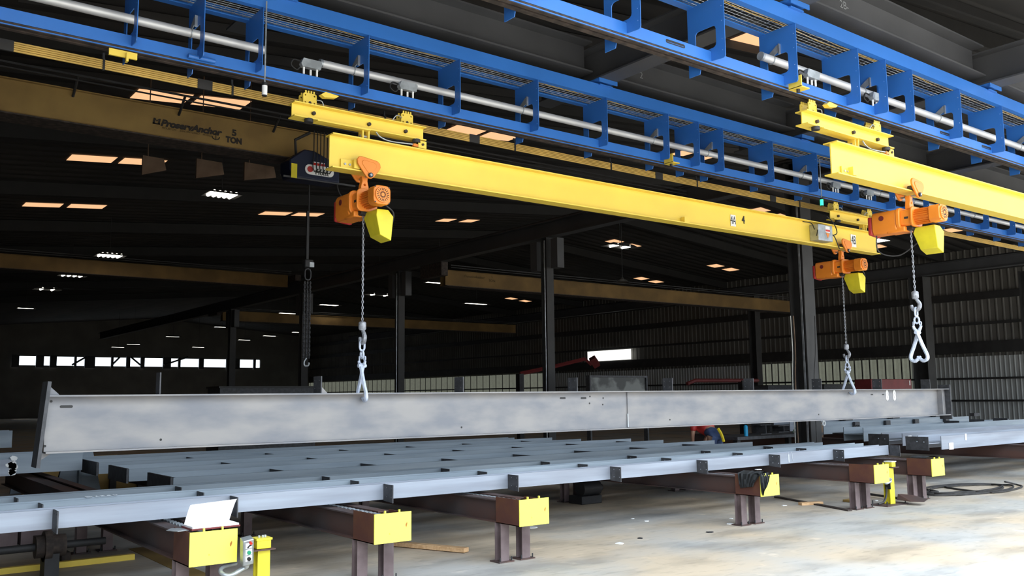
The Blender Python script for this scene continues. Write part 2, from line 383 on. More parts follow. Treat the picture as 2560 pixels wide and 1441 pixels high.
# ================================================================ blue enclosed tracks
def track(Yf, X0, X1, xs, tube_span, slots, clamps, label, nm):
    t = thing('enclosed_crane_track', ((X0+X1)/2, Yf, 4.78), label, 'crane track')
    # lower rail: channel open at the bottom
    MB().prism([(Yf, 4.775), (Yf, 4.888), (Yf+.012, 4.888), (Yf+.012, 4.83), (Yf+.11, 4.83), (Yf+.11, 4.888), (Yf+.122, 4.888), (Yf+.122, 4.775),
                (Yf+.115, 4.775), (Yf+.115, 4.815), (Yf+.007, 4.815), (Yf+.007, 4.775)], 'X', X0, X1).build('lower_rail', 'blue', t)
    MB().box(X0, X1, Yf+.0, Yf+.045, 4.737, 4.772).box(X0, X1, Yf+.077, Yf+.122, 4.737, 4.772).box(X0, X1, Yf+.01, Yf+.112, 4.79, 4.812).build('running_flange', 'grime', t)
    MB().box(X0, X1, Yf-.006, Yf+.0, 4.742, 4.752).build('rail_lip', 'blue', t)
    # chords
    MB().prism([(Yf-.17, 5.405), (Yf-.17, 5.56), (Yf-.05, 5.60), (Yf-.05, 5.588), (Yf-.158, 5.55), (Yf-.158, 5.415), (Yf-.10, 5.415), (Yf-.10, 5.405)], 'X', X0, X1).build('near_chord', 'blue', t)
    MB().prism([(Yf+.285, 5.40), (Yf+.285, 5.52), (Yf+.273, 5.52), (Yf+.273, 5.412), (Yf+.20, 5.412), (Yf+.20, 5.40)], 'X', X0, X1).build('far_chord', 'blue', t)
    # hanger frames
    for x in xs:
        out = [(Yf-.17, 5.41)]
        out += [(Yf-.17, 4.815)]+[(Yf-.145+.025*cos(a), 4.805+.025*sin(a)) for a in (radians(200), radians(235), radians(270))]
        out += [(Yf-.0, 4.79), (Yf+.0, 4.895), (Yf+.13, 4.895), (Yf+.13, 4.77), (Yf+.15, 4.70), (Yf+.285, 4.70), (Yf+.285, 5.41)]
        win = rrect(Yf-.065, Yf+.19, 4.915, 5.135, .04, 3)
        hs = [circ(Yf-.14, z, .006, 6) for z in (4.86, 4.97, 5.15, 5.3)]
        MB().prism(out, 'X', x-.004, x+.004, [win]+hs).build('hanger_frame', 'blue', t)
    # wire tray
    mb = MB()
    for i in range(9):
        yy = Yf-.135+i*.048
        mb.tube([(X0, yy, 5.44+(.012 if i in (0, 8) else 0)), (X1, yy, 5.44+(.012 if i in (0, 8) else 0))], .0028, 4, caps=False)
    x = X0
    while x < X1:
        mb.tube([(x, Yf-.14, 5.475), (x, Yf-.135, 5.443), (x, Yf+.25, 5.443), (x, Yf+.255, 5.475)], .0025, 4, caps=False); x += .11
    mb.build('wire_tray', 'galv', t)
    mb = MB()
    for i in range(4):
        pts = []; x = X0
        while x < X1:
            pts.append((x, Yf-.09+.035*i+.018*sin(x*1.7+i*2)+.01*sin(x*5+i), 5.455+.006*sin(x*3+i))); x += .3
        mb.tube(pts, .005, 5)
    mb.build('tray_cables', 'bar_yellow', t)
    MB().box(X0, X1, Yf-.15, Yf+.26, 5.56, 5.565).build('tray_cover', 'dark', t)
    # air tube in spans
    for a, b in tube_span:
        MB().cyl((a, Yf+.115, 5.09), (b, Yf+.115, 5.09), .042, 20).build('air_tube', 'alu', t)
        MB().tube([(a-.0005, Yf+.115, 5.09), (a+.03, Yf+.115, 5.09)], .045, 20).build('tube_end_ring', 'galv', t)
        j = 0
        for x in xs:
            if a < x < b:
                j += 1
                if j % 2:
                    MB().prism([(Yf+.03, 5.155), (Yf+.16, 5.10), (Yf+.16, 5.155), (Yf+.05, 5.23), (Yf+.03, 5.23)], 'X', x-.03, x-.024).box(x-.03, x-.004, Yf+.02, Yf+.035, 5.13, 5.24).tube(
                        [(x-.035, Yf+.115+.047*cos(q), 5.09+.047*sin(q)) for q in [k*pi/8 for k in range(16)]], .006, 5, closed=True).build('tube_bracket', 'galv', t)
    # slots in the lower rail shown as plates with a slot
    for x in slots:
        o = rrect(x, x+.26, 4.825, 4.862, .016); MB().prism(o, 'Y', Yf-.0015, Yf-.0005).build('slot', 'black', t)
        MB().box(x+.02, x+.24, Yf-.003, Yf-.001, 4.836, 4.839).build('slot_lip', 'blue', t)
    for x in clamps:
        c = MB().box(x-.16, x+.16, Yf-.23, Yf-.02, 5.60, 5.618).box(x-.16, x+.16, Yf-.238, Yf-.226, 5.565, 5.618).cbox((x, Yf-.1, 5.55), .22, .2, .012)
        c.box(x-.16, x+.16, Yf+.05, Yf+.3, 5.60, 5.618).build('hanger_clamp', 'blue', t)
        for dx in (-.09, .09): MB().cyl((x+dx, Yf-.15, 5.53), (x+dx, Yf-.15, 5.55), .02, 8).build('clamp_bolt', 'grime', t)
        for dx in (-.09, .09): MB().tube([(x+dx, Yf-.05, 5.6), (x+dx, Yf-.05, 5.66)], .012, 8).build('clamp_rod', 'galv', t)
    return t
xsA = [.90, 2.055, 2.65, 3.22, 4.38, 5.54, 6.68, 7.82, 8.97, 9.59, 10.11, 11.27, 12.41, 13.56, 14.7, 15.3, 15.85, 17.0, 18.15, 19.3, 20.45]
xsB = [3.2, 4.35, 5.5, 6.64, 7.785, 8.935, 9.505, 10.085, 11.24, 12.39, 13.54, 14.7]
T1 = track(8.3, -2.0, 24, xsA, [(-2, 3.35), (3.95, 24)], [], [3.45, 7.79, 12.1, 16.45], 'blue crane track with silver tube running from top left down to the right', 1)
T2 = track(5.44, 1.9, 20, xsB, [(7.56, 20)], [6.0, 11.0, 12.1], [3.45, 7.79, 12.1, 16.45], 'bright blue crane track with silver tube at the top right, nearer one', 2)
for T, Y, X in ((T1, 8.3, 9.02), (T2, 5.44, 7.83)):
    MB().box(X, X+.012, Y-.175, Y-.02, 4.74, 4.86).box(X, X+.14, Y-.175, Y-.02, 4.735, 4.747).build('end_stop', 'yellow', T)
    MB().cyl((X+.05, Y-.1, 4.70), (X+.05, Y-.1, 4.735), .02, 10).build('stop_bumper', 'rubber', T)
MB().cyl((2.55, 8.26, 4.80), (2.80, 8.26, 4.80), .022, 12).build('clamp_sleeve', 'blue', T1)
MB().box(2.0, 2.02, 8.24, 8.29, 4.62, 4.70).box(1.86, 2.1, 8.27, 8.29, 4.66, 4.72).build('pickup_bracket', 'yellow', T1)

# warning lights on rods
for x, m, z0, zb, lab in ((3.235, 'white', 5.46, 4.51, 'unlit white beacon on a thin rod hanging at the left blue track'),
                      (12.43, 'green_glow', 5.3, 4.545, 'green lit beacon on a thin rod above the numbered yellow girder')):
    t = thing('beacon_light', (x, 8.1, zb), lab, 'beacon light')
    MB().cyl((x, 8.1, zb+.1), (x, 8.1, z0), .008, 8).build('rod', 'galv', t)
    MB().cyl((x, 8.1, zb), (x, 8.1, zb+.095), .026, 16).build('lens', m, t)
    MB().cyl((x, 8.1, zb+.095), (x, 8.1, zb+.125), .027, 16).cyl((x, 8.1, zb-.01), (x, 8.1, zb+.004), .024, 16).build('cap', 'black', t)
    MB().box(x-.012, x+.012, 8.1, 8.13, 5.2, 5.23).build('rod_clip', 'black', t)

# yellow conductor bars behind the left track
t = thing('conductor_bar_run', (11, 8.95, 4.74), 'bundle of five thin tan yellow bars running under the left blue track', 'conductor bars')
for i in range(5): MB().box(-2, 24, 8.9, 8.915, 4.735+i*.0195, 4.749+i*.0195).build('bar', 'bar_yellow', t)
for x in (1.05, 2.85, 6.2, 9.5, 12.2): MB().box(x, x+.15, 8.894, 8.918, 4.732, 4.832).build('joint_cover', 'column', t)
for x in (0.6, 1.95, 3.2, 5.0, 6.9, 8.6, 10.4, 13, 15.5): MB().box(x, x+.02, 8.892, 8.93, 4.725, 4.84).box(x, x+.02, 8.915, 8.93, 4.84, 4.9).build('bar_hanger', 'dark', t)

# ================================================================ yellow hoist girders
def girder(Y, X0, X1, label, decals):
    t = thing('hoist_girder', (X0, Y, 3.94), label, 'crane girder')
    MB().prism(Ipoly(.17, .365, .014, .014, Y, 4.125), 'X', X0, X1).build('girder_body', 'yellow', t)
    return t
G1 = girder(8.3, 4.02, 14.28, 'long yellow girder numbered 4A 4 4B carrying two orange hoists', 1)
G2 = girder(5.44, 8.56, 19.5, 'bright yellow girder at the right edge with one orange hoist', 0)
def endstop(G, X, Y):
    o = MB().box(X, X+.2, Y-.027, Y-.012, 3.965, 4.06).box(X+.125, X+.2, Y-.085, Y-.012, 3.965, 4.06).build('end_stop', 'yellow', G)
    for dx in (.045, .1): MB().cyl((X+dx, Y-.04, 4.01), (X+dx, Y-.027, 4.01), .012, 8).build('bolt', 'galv', G)
endstop(G1, 4.14, 8.3); endstop(G2, 8.72, 5.44)
MB().box(9.33, 9.43, 8.22, 8.285, 3.955, 4.03).build('end_stop', 'yellow', G1)
p = at(1832, 552, 1, 8.29); MB().box(p.x-.055, p.x+.06, 8.284, 8.288, p.z-.085, p.z+.085).build('number_plate', 'white', G1); text('4A', (p.x, 8.282, p.z), .17, 'black', G1, FACE, sx=.62)
p = at(1858, 551, 1, 8.29); text('4', (p.x, 8.285, p.z), .16, 'black', G1, FACE, bold=.004, sx=.8)
p = at(2133, 602, 1, 8.29); MB().box(p.x-.075, p.x+.075, 8.284, 8.288, p.z-.11, p.z+.10).build('number_plate', 'white', G1); text('4B', (p.x, 8.282, p.z), .2, 'black', G1, FACE, sx=.62)
p, q = at(2040, 562, 1, 8.2), at(2073, 607, 1, 8.2)
MB().box(p.x-.05, q.x, 8.13, 8.29, q.z, p.z).build('control_box', 'galv', G1, bevel=.006)
cb = [o for o in S.objects if o.name.startswith('control_box')][0]
cx, cz = (p.x+q.x)/2+.03, (p.z+q.z)/2
MB().box(cx-.06, cx+.06, 8.126, 8.129, cz+.01, cz+.11).build('label_plate', 'white', cb)
MB().box(cx-.055, cx+.055, 8.122, 8.125, cz+.025, cz+.055).build('label_band', 'red_btn', cb)
MB().prism([(cx-.05, cz), (cx+.05, cz), (cx, cz-.08)], 'Y', 8.126, 8.129).build('warning_triangle', 'orange', cb)
MB().tube(arcpts([(p.x-.05, 8.2, cz+.05), (p.x-.2, 8.15, cz+.12), (p.x-.35, 8.2, cz+.14)]), .008, 6).tube(arcpts([(p.x-.05, 8.15, cz+.03), (p.x-.12, 8.1, cz+.0), (p.x-.15, 8.1, cz-.08)]), .008, 6).build('lead', 'black', G1)
MB().tube(arcpts([(q.x, 8.2, cz+.02), (q.x+.12, 8.18, cz-.02), (q.x+.28, 8.2, cz-.2)]), .008, 6).tube(arcpts([(q.x, 8.2, cz-.02), (q.x+.15, 8.15, cz+.03), (q.x+.16, 8.2, cz+.2), (q.x+.05, 8.25, cz+.32)]), .008, 6).build('lead', 'black', G1)

def end_truck(Y, X0, X1, tx, hx, label, flip=False):
    t = thing('end_truck', ((X0+X1)/2, Y, 4.42), label, 'end truck')
    MB().prism(Ipoly(.15, .155, .012, .012, Y, 4.488), 'X', X0, X1).build('truck_beam', 'yellow', t)
    L = X1-X0
    for f in (.15, .56, .85): MB().cyl((X0+L*f, Y-.035, 4.488), (X0+L*f, Y-.006, 4.488), .020, 8).build('bolt', 'grime', t)
    for f in (.11, .93): MB().cyl((X0+L*f, Y-.04, 4.375), (X0+L*f, Y-.04, 4.412), .045, 16).build('rubber_bumper', 'rubber', t)
    MB().box(X0+L*.16, X0+L*.55, Y-.085, Y-.01, 4.400, 4.412).build('lower_plate', 'yellow', t)
    for x in tx:
        tr = MB()
        for s in (-1, 1):
            y = Y+.06+s*.05
            o = rrect(x-.075, x+.075, 4.575, 4.70, .02, 2)
            tr.prism(o, 'Y', y-.006, y+.006, [circ(x-.05, 4.6, .01, 6), circ(x+.05, 4.6, .01, 6), circ(x-.05, 4.675, .01, 6), circ(x+.05, 4.675, .01, 6)])
            tr.prism([(x-.05, 4.575), (x+.05, 4.575), (x+.02, 4.555), (x-.02, 4.555)], 'Y', y-.006, y+.006)
            for dx in (-.045, -.015, .015, .045): tr.box(x+dx-.008, x+dx+.008, y-.006, y+.006, 4.70, 4.725)
        tr.box(x-.02, x+.02, Y+.03, Y+.09, 4.555, 4.62)
        tb = tr.build('trolley', 'yellow', t)
        w = MB()
        for dx in (-.04, .04):
            for s in (-1, 1): w.cyl((x+dx, Y+.06+s*.022, 4.80), (x+dx, Y+.06+s*.045, 4.80), .028, 12)
        w.cyl((x, Y+.0, 4.60), (x, Y+.12, 4.60), .016, 8); w.build('wheel_set', 'grime', tb)
        MB().tube(arcpts([(x-.07, Y, 4.64), (x-.14, Y-.02, 4.65), (x-.18, Y, 4.60), (x-.18, Y+.02, 4.56)]) if not flip and x > X0+L/2 else arcpts([(x+.07, Y, 4.64), (x+.12, Y-.02, 4.63), (x+.15, Y, 4.58), (x+.15, Y+.02, 4.55)]), .006, 6).build('safety_cable', 'galv', tb)
        # collector box above the rail
        b = MB().prism([(x-.115, 4.99), (x-.09, 5.05), (x+.10, 5.05), (x+.115, 5.03), (x+.10, 4.96), (x-.10, 4.96)], 'Y', Y-.03, Y+.03).build('collector_box', 'galv', t)
        for dx in (-.075, 0, .07): MB().cyl((x+dx, Y+.0, 4.89), (x+dx, Y+.0, 4.965-.02*(dx == 0)), .011, 8).build('collector_spring', 'white', b)
        MB().tube(arcpts([(x-.1, Y+.02, 5.02), (x-.17, Y+.03, 5.03), (x-.2, Y+.03, 4.97), (x-.14, Y+.03, 4.93), (x-.1, Y+.03, 4.97)]), .009, 6).build('collector_lead', 'black', b)
    # hanger down to the girder
    for dx in (-.035, .035): MB().box(hx+dx-.008, hx+dx+.008, Y-.045, Y+.045, 4.30, 4.412).build('hanger_plate', 'yellow', t)
    MB().cyl((hx-.05, Y, 4.35), (hx+.05, Y, 4.35), .016, 10).build('hanger_pin', 'galv', t)
    MB().box(hx+.62, hx+.74, Y-.06, Y-.045, 4.32, 4.40).box(hx+.62, hx+.635, Y-.06, Y+.03, 4.32, 4.40).build('lock_bracket', 'yellow', t)
    MB().cyl((hx+.69, Y-.075, 4.36), (hx+.69, Y-.06, 4.36), .014, 8).build('bolt', 'grime', t)
    MB().tube(arcpts([(hx+.12, Y-.04, 4.41), (hx+.17, Y-.05, 4.36), (hx+.3, Y-.05, 4.335), (hx+.6, Y-.05, 4.35)]), .008, 6).build('safety_cable', 'galv', t)
    MB().cbox((hx+.6, Y-.05, 4.34), .06, .03, .03).build('cable_clip', 'orange', t)
    return t
E1 = end_truck(8.3, 3.60, 5.15, [3.80, 4.95], 4.42, 'yellow end truck on two trolleys above the left end of the numbered girder')
end_truck(8.3, 12.95, 14.35, [13.15, 14.15], 13.9, 'yellow end truck on trolleys above the right end of the numbered girder')
E3 = end_truck(5.44, 8.06, 9.75, [8.28, 9.55], 9.02, 'bright yellow end truck above the left end of the right edge girder')
for tr_, x, y in ((E1, 3.86, 8.27), (E3, 8.36, 5.42)):
    MB().prism([(x, 4.665), (x+.05, 4.70), (x+.2, 4.685), (x+.17, 4.66), (x+.04, 4.64)], 'Y', y-.10, y-.04).build('flag_plate', 'yellow', tr_)

# ================================================================ orange chain hoists with tongs
def hoist(X, Y, label, zend, redcap=True, loaded=True, tlabel=''):
    t = thing('chain_hoist', (X, Y, 3.93), label, 'chain hoist')
    zc = 3.645
    # trolley side plates
    tri = [(-.14, .085), (-.12, .115), (-.09, .12), (.09, .095), (.125, .07), (.135, .03), (.12, -.0), (.055, -.085), (.02, -.105), (-.02, -.1), (-.05, -.07), (-.135, .04)]
    tri2 = [(a*.62, b*.58+.012) for a, b in tri]
    for s in (-1, 1):
        y = Y+s*.115
        pl = MB().prism([(X+.0+a, 3.975+b) for a, b in tri], 'Y', y-.012, y+.012).build('side_plate', 'orange', t, bevel=.006)
        if s < 0:
            MB().prism([(X+a, 3.975+b) for a, b in tri2], 'Y', y-.018, y-.012).build('raised_panel', 'orange', pl, bevel=.004)
            MB().cyl((X+.01, y-.03, 3.905), (X+.01, y, 3.905), .026, 14).build('pin_washer', 'dark', pl)
            MB().cyl((X+.01, y-.036, 3.905), (X+.01, y-.03, 3.905), .014, 8).build('pin_nut', 'galv', pl)
        for dx in (-.06, .065): MB().cyl((X+dx, Y+s*.035, 3.985), (X+dx, Y+s*.1, 3.985), .033, 16).build('wheel', 'grime', t)
    MB().cyl((X+.01, Y-.14, 3.905), (X+.01, Y+.14, 3.905), .012, 10).build('load_pin', 'galv', t)
    # suspension lug
    MB().prism([(X-.035, 3.91), (X+.035, 3.91), (X+.03, 3.86), (X+.045, 3.80), (X+.045, 3.75), (X-.045, 3.75), (X-.045, 3.80), (X-.03, 3.86)], 'Y', Y-.03, Y+.03, [circ(X, 3.82, .012, 8)]).build('suspension_lug', 'orange', t, bevel=.006)
    # body along Y
    def disc(ya, yb, r, zoff=0, sq=None): 
        o = rrect(X-r, X+r, zc-r+zoff, zc+r+zoff, r*sq if sq else r*.99, 5); return MB().prism(o, 'Y', Y+ya, Y+yb)
    fc = disc(-.40, -.27, .098, 0, .55).build('fan_cover', 'orange', t, bevel=.008)
    MB().prism(circ(X, zc, .082, 24), 'Y', Y-.415, Y-.40).build('fan_grille_ring', 'orange', fc)
    g = MB()
    for a in range(18):
        for r0, r1 in ((.02, .035), (.045, .07)):
            q = 2*pi*a/18; g.tube([(X+r0*cos(q), Y-.4155, zc+r0*sin(q)), (X+r1*cos(q), Y-.4155, zc+r1*sin(q))], .0035, 4)
    g.build('grille_slots', 'dark', fc)
    for sx in (-1, 1):
        for sz in (-1, 1): MB().cyl((X+sx*.08, Y-.403, zc+sz*.08), (X+sx*.08, Y-.40, zc+sz*.08), .008, 8).build('cover_screw', 'dark', fc)
    mt = disc(-.27, -.07, .078).build('motor_housing', 'orange', t)
    fn = MB()
    for a in range(22):
        q = 2*pi*a/22; c = Vector((X+.086*cos(q), Y-.17, zc+.086*sin(q)))
        fn.cbox(c, .022, .19, .004, Matrix.Rotation(-q, 3, 'Y'))
    fn.build('cooling_fins', 'orange', mt)
    disc(-.085, -.06, .12, 0, .45).build('flange_ring', 'orange', t, bevel=.006)
    bd = disc(-.06, .07, .098, 0, .5).build('centre_body', 'orange', t, bevel=.006)
    MB().box(X-.101, X-.098, Y-.03, Y+.02, zc-.02, zc+.005).build('name_plate', 'dark', bd)
    disc(.07, .115, .128, 0, .5).build('flange_ring', 'orange', t, bevel=.008)
    rb = MB().prism([(X-.115, zc-.10), (X-.09, zc-.16), (X+.09, zc-.16), (X+.13, zc-.10), (X+.13, zc+.07), (X+.09, zc+.115), (X-.09, zc+.115), (X-.115, zc+.07)], 'Y', Y+.115, Y+.43).build('gear_case', 'orange', t, bevel=.015)
    MB().prism(circ(Y+.3, zc+.03, .032, 16), 'X', X-.119, X-.114).build('oval_badge', 'dark_red', rb)
    MB().box(X-.1, X+.1, Y+.02, Y+.25, zc-.165, zc-.10).build('lower_case', 'orange', t, bevel=.015)
    if redcap: MB().prism([(X-.105, zc-.15), (X+.1, zc-.17), (X+.11, zc+.06), (X-.105, zc+.075)], 'Y', Y+.43, Y+.49).build('brake_cap', 'red', t, bevel=.02)
    MB().box(X-.05, X+.05, Y-.05, Y+.05, zc-.15, zc-.095).build('chain_guide', 'grime', t, bevel=.01)
    # chain container
    cx0, cx1, cy0, cy1 = X+.01, X+.19, Y-.30, Y-.03
    c = MB(); zt, zm, zb = zc-.12, zc-.19, zc-.44
    vs = [(cx0, cy0+.02, zt), (cx1-.05, cy0+.02, zt), (cx1-.05, cy1-.02, zt), (cx0, cy1-.02, zt),
          (cx0-.02, cy0, zm), (cx1, cy0, zm), (cx1, cy1, zm), (cx0-.02, cy1, zm),
          (cx0+.03, cy0+.01, zb+.05), (cx1-.02, cy0+.01, zb), (cx1-.02, cy1-.05, zb), (cx0+.03, cy1-.05, zb+.05)]
    c.add(vs, [(0, 3, 2, 1), (8, 9, 10, 11)]+[(a*4+i, a*4+(i+1) % 4, a*4+4+(i+1) % 4, a*4+4+i) for a in (0, 1) for i in range(4)])
    cc = c.build('chain_container', 'lime', t, bevel=.006)
    MB().tube(arcpts([(X+.06, Y-.02, zc-.13), (X+.1, Y-.05, zc-.10), (X+.12, Y-.12, zc-.13)]), .012, 6).build('container_bracket', 'orange', t)
    # load chain
    ch = MB(); z = zc-.13; i = 0
    while z > zend: ch.link((X, Y, z), .042, .026, .0048, pi/4+(pi/2 if i % 2 else 0)); z -= .030; i += 1
    z = zend
    ch.build('load_chain', 'chain_steel', t)
    MB().tube(arcpts([(X-.06, Y+.4, zc-.1), (X-.04, Y+.4, zc-.35), (X+.05, Y+.2, zc-.42), (X+.05, Y-.05, zc-.3)]) if not loaded else arcpts([(X+.1, Y-.3, zc-.08), (X+.2, Y-.28, zc-.15), (X+.19, Y-.25, zc-.3)]), .008, 6).build('cable', 'rubber', t)
    # hook block
    hb = MB().tube([(X, Y, z+.02), (X, Y, z+.008), (X, Y, z-.055), (X, Y, z-.07)], .04, 14, rs=[.028, .04, .04, .03]).build('hook_block', 'chain_steel', t)
    hk = arcpts([(X, Y, z-.06), (X, Y-.03, z-.10), (X, Y-.05, z-.14), (X, Y-.035, z-.185), (X, Y, z-.20), (X, Y+.04, z-.185), (X, Y+.052, z-.14)], 4)
    MB().tube(hk, .018, 8, rs=[.017+.008*sin(pi*k/(len(hk)-1)) for k in range(len(hk))]).build('hook', 'chain_steel', hb)
    # ---- tongs (top-level: hangs from the hook)
    g = thing('lifting_tongs', (X, Y, z-.2), tlabel, 'lifting tongs')
    zz = z-.185
    lk = MB(); lk.link((X, Y, zz-.04), .13, .075, .011, 0, n=8); lk.build('shackle_link', 'pale_paint', g)
    lk = MB(); lk.link((X, Y, zz-.135), .10, .08, .012, pi/2, n=8); lk.build('shackle_ring', 'pale_paint', g)
    zz -= .16
    if loaded: legw, ztip, zp = .115, 1.60, zz-.09
    else: legw, ztip, zp = .105, zz-.42, zz-.12
    for s in (-1, 1):
        y = Y
        lk = MB(); lk.link((X+s*.012, Y-s*.035, zz-.015), .055, .035, .008, pi/2+.5*s, n=6); lk.build('short_link', 'pale_paint', g)
        pts = [(X+s*.014, Y-s*.04, zz-.04), (X+s*.014, Y-s*.03, zz-.07), (X+s*.014, Y, zp), (X+s*.014, Y+s*legw*.55, (zp+ztip)/2), (X+s*.01, Y+s*legw, ztip+.03), (X+s*.006, Y+s*(legw-.01), ztip-.015), (X, Y+s*(legw-.06), ztip-.03), (X, Y+s*(legw-(.10 if loaded else .125)), ztip+(0 if loaded else .02))]
        pts = [Vector(p) for p in pts]; fine = [pts[0], pts[1]]
        fine += arcpts(pts[1:], 3)[1:]
        MB().tube(fine, .018, 6, rs=[.015+.006*min(1, k/4) for k in range(len(fine)-3)]+[.020, .018, .013]).build('tong_arm', 'pale_paint', g)
    MB().cyl((X-.045, Y, zp), (X+.045, Y, zp), .02, 12).build('pivot_bolt', 'pale_paint', g)
    return t
hoist(4.42, 8.3, 'orange chain hoist at the left end of the numbered girder', 2.36, loaded=True, tlabel='pale blue lifting tongs gripping the left part of the steel beam')
hoist(13.21, 8.3, 'small orange chain hoist under the 4B plate of the numbered girder', 2.36, loaded=True, tlabel='pale blue lifting tongs gripping the right part of the steel beam')
hoist(10.14, 5.44, 'large orange chain hoist with red cap hanging from the right edge girder', 2.75, loaded=False, tlabel='pale blue empty lifting tongs hanging open at the right')

# ================================================================ the lifted steel beam
B = thing('steel_beam', (8, 8.3, 1.175), 'long grey steel beam hanging level on two pairs of tongs', 'steel beam')
x0, x1 = 1.50, 16.27
bb = MB(); bb.prism(Ipoly(.20, .475, .013, .012, 8.3, 1.41), 'X', x0, x1)
bb.build('beam_body', 'mill', B)
# end plates
rot = Matrix.Rotation(radians(4.5), 3, 'Y')
MB().cbox((1.475, 8.3, 1.41), .028, .22, .70, rot).build('end_plate', 'clip', B)
MB().add([(1.50, 8.3, 1.65), (1.50, 8.3, 1.745), (1.60, 8.3, 1.65), (1.50, 8.31, 1.65), (1.50, 8.31, 1.745), (1.60, 8.31, 1.65)], [(0, 1, 2), (3, 5, 4), (0, 3, 4, 1), (1, 4, 5, 2), (0, 2, 5, 3)]).build('gusset', 'mill', B)
MB().add([(1.48, 8.3, 1.17), (1.46, 8.3, 1.10), (1.56, 8.3, 1.17), (1.48, 8.31, 1.17), (1.46, 8.31, 1.10), (1.56, 8.31, 1.17)], [(0, 1, 2), (3, 5, 4), (0, 3, 4, 1), (1, 4, 5, 2), (0, 2, 5, 3)]).build('gusset', 'mill', B)
MB().box(16.27, 16.295, 8.19, 8.41, 1.10, 1.72).build('end_plate', 'clip', B)
MB().box(16.0, 16.01, 8.2, 8.29, 1.19, 1.63).build('stiffener', 'mill', B)
p = at(1570, 1000, 1, 8.29); MB().box(p.x-.02, p.x+.02, 8.280, 8.294, 1.19, 1.63).build('splice_strip', 'mill', B)
MB().cyl((p.x-.022, 8.278, 1.19), (p.x-.022, 8.278, 1.36), .007, 6).build('weld_bead', 'chalk', B)
for px in (803, 1158, 1443, 1681, 1884, 2054, 2205, 2326):
    p = at(px, 982, 1, 8.22); holes = [circ(8.22+.035+a*.10, 1.70+b*.075, .008, 6) for a in (0, 1) for b in (0, 1)]
    MB().prism([(8.215, 1.648), (8.385, 1.648), (8.385, 1.815), (8.215, 1.815)], 'X', p.x-.006, p.x+.006, holes).build('clip_plate', 'clip', B)
p = at(400, 985, 1, 8.22); MB().box(p.x-.006, p.x+.006, 8.22, 8.33, 1.648, 1.84).build('clip_plate', 'clip', B)
p = at(806, 982, 1, 8.22)
MB().prism([(p.x, 1.648), (p.x+.09, 1.648), (p.x, 1.735)], 'Y', 8.29, 8.30).build('gusset', 'mill', B)
mk = MB()
for a, b, w, h in ((166, 1017, .10, .022), (1407, 996, .09, .022), (1459, 996, .09, .022), (2180, 987, .07, .02), (2208, 987, .07, .02)):
    p = at(a, b, 1, 8.292); mk.prism(rrect(p.x-w/2, p.x+w/2, p.z-h/2, p.z+h/2, h*.48), 'Y', 8.2915, 8.294)
for a, b in ((128, 1004), (112, 1116), (402, 1100), (1154, 1069), (1475, 992), (1474, 1009), (1508, 996), (1507, 1012), (1675, 1050), (2047, 1037)):
    p = at(a, b, 1, 8.292); mk.prism(circ(p.x, p.z, .011, 8), 'Y', 8.2915, 8.294)
mk.build('punched_holes', 'black', B)
for px, s in ((2218, '8'), (2236, '8')):
    p = at(px, 990, 1, 8.29); text(s, (p.x, 8.290, p.z), .22, 'white', B, FACE, 'paint_mark', bold=.012, sx=.75)

# ================================================================ transfer conveyors (yellow-ended stands)
def conveyor(X, Yend, Y1, label, holes=True):
    t = thing('transfer_conveyor', (X+.18, Yend, 0), label, 'conveyor')
    zt = .605
    for dx in (.06, .30):
        MB().prism(Ipoly(.11, .22, .012, .01, X+dx, zt-.125), 'Y', Yend+.38, Y1).build('side_beam', 'rust', t)
    MB().box(X+.12, X+.24, Yend+.30, Y1, zt-.06, zt-.04).build('chain_bed', 'rust', t)
    bx = MB().box(X, X+.008, Yend+.01, Yend+.38, .37, .62).box(X+.352, X+.36, Yend+.01, Yend+.38, .37, .60).box(X, X+.36, Yend+.01, Yend+.38, .37, .378)
    bx.build('end_box', 'rust_box', t)
    MB().box(X, X+.36, Yend, Yend+.01, .37, .618).build('end_cover', 'box_face', t)
    MB().box(X+.03, X+.33, Yend+.015, Yend+.12, .55, .56).build('inner_shelf', 'rust', t)
    mb = MB()
    y = Yend+.12; i = 0
    while y < min(Y1, Yend+2.2): mb.cbox((X+.18, y, zt-.028), .035 if i % 2 else .055, .03, .018); y += .04; i += 1
    mb.build('drive_chain', 'galv', t)
    for (dx, yy) in ((.0, Yend+.30), (.26, Yend+.30), (.0, Yend+3.6), (.26, Yend+3.6), (.0, Yend+6.6), (.26, Yend+6.6)):
        if yy > Y1: continue
        w, d = .10, .10; cx, cy = X+dx+.05, yy+.05
        lg = MB().prism([(x, y) for x, y in Ipoly(w, d, .010, .008, cx, cy)], 'Z', .012, .37).build('leg', 'leg', t)
        MB().box(cx-.09, cx+.09, cy-.08, cy+.08, 0, .012).build('foot_plate', 'rust', lg)
        for s in (-1, 1): MB().cyl((cx+s*.07, cy-.06, .012), (cx+s*.07, cy-.06, .05), .007, 6).build('anchor_bolt', 'dark', lg)
    for dx in (.1, .24): MB().box(X+dx, X+dx+.012, Yend+.002, Yend+.02, .618, .64).build('lifting_tab', 'box_face', t)
    return t
for X, yend, l in ((2.25, 6.87, 'yellow-ended conveyor stand at lower left with the open notebook on it'), (3.79, 6.87, 'yellow-ended conveyor stand with chipped paint, second from the left'),
                (5.34, 6.87, 'yellow-ended conveyor stand in the middle foreground with clean yellow face'), (9.02, 6.90, 'yellow-ended conveyor stand with the black jacket draped over it'),
                (11.38, 6.83, 'yellow-ended conveyor stand beside the yellow post at the right'), (12.93, 6.85, 'rightmost yellow-ended conveyor stand near the coiled hose')):
    conveyor(X, yend, 15.5, l)
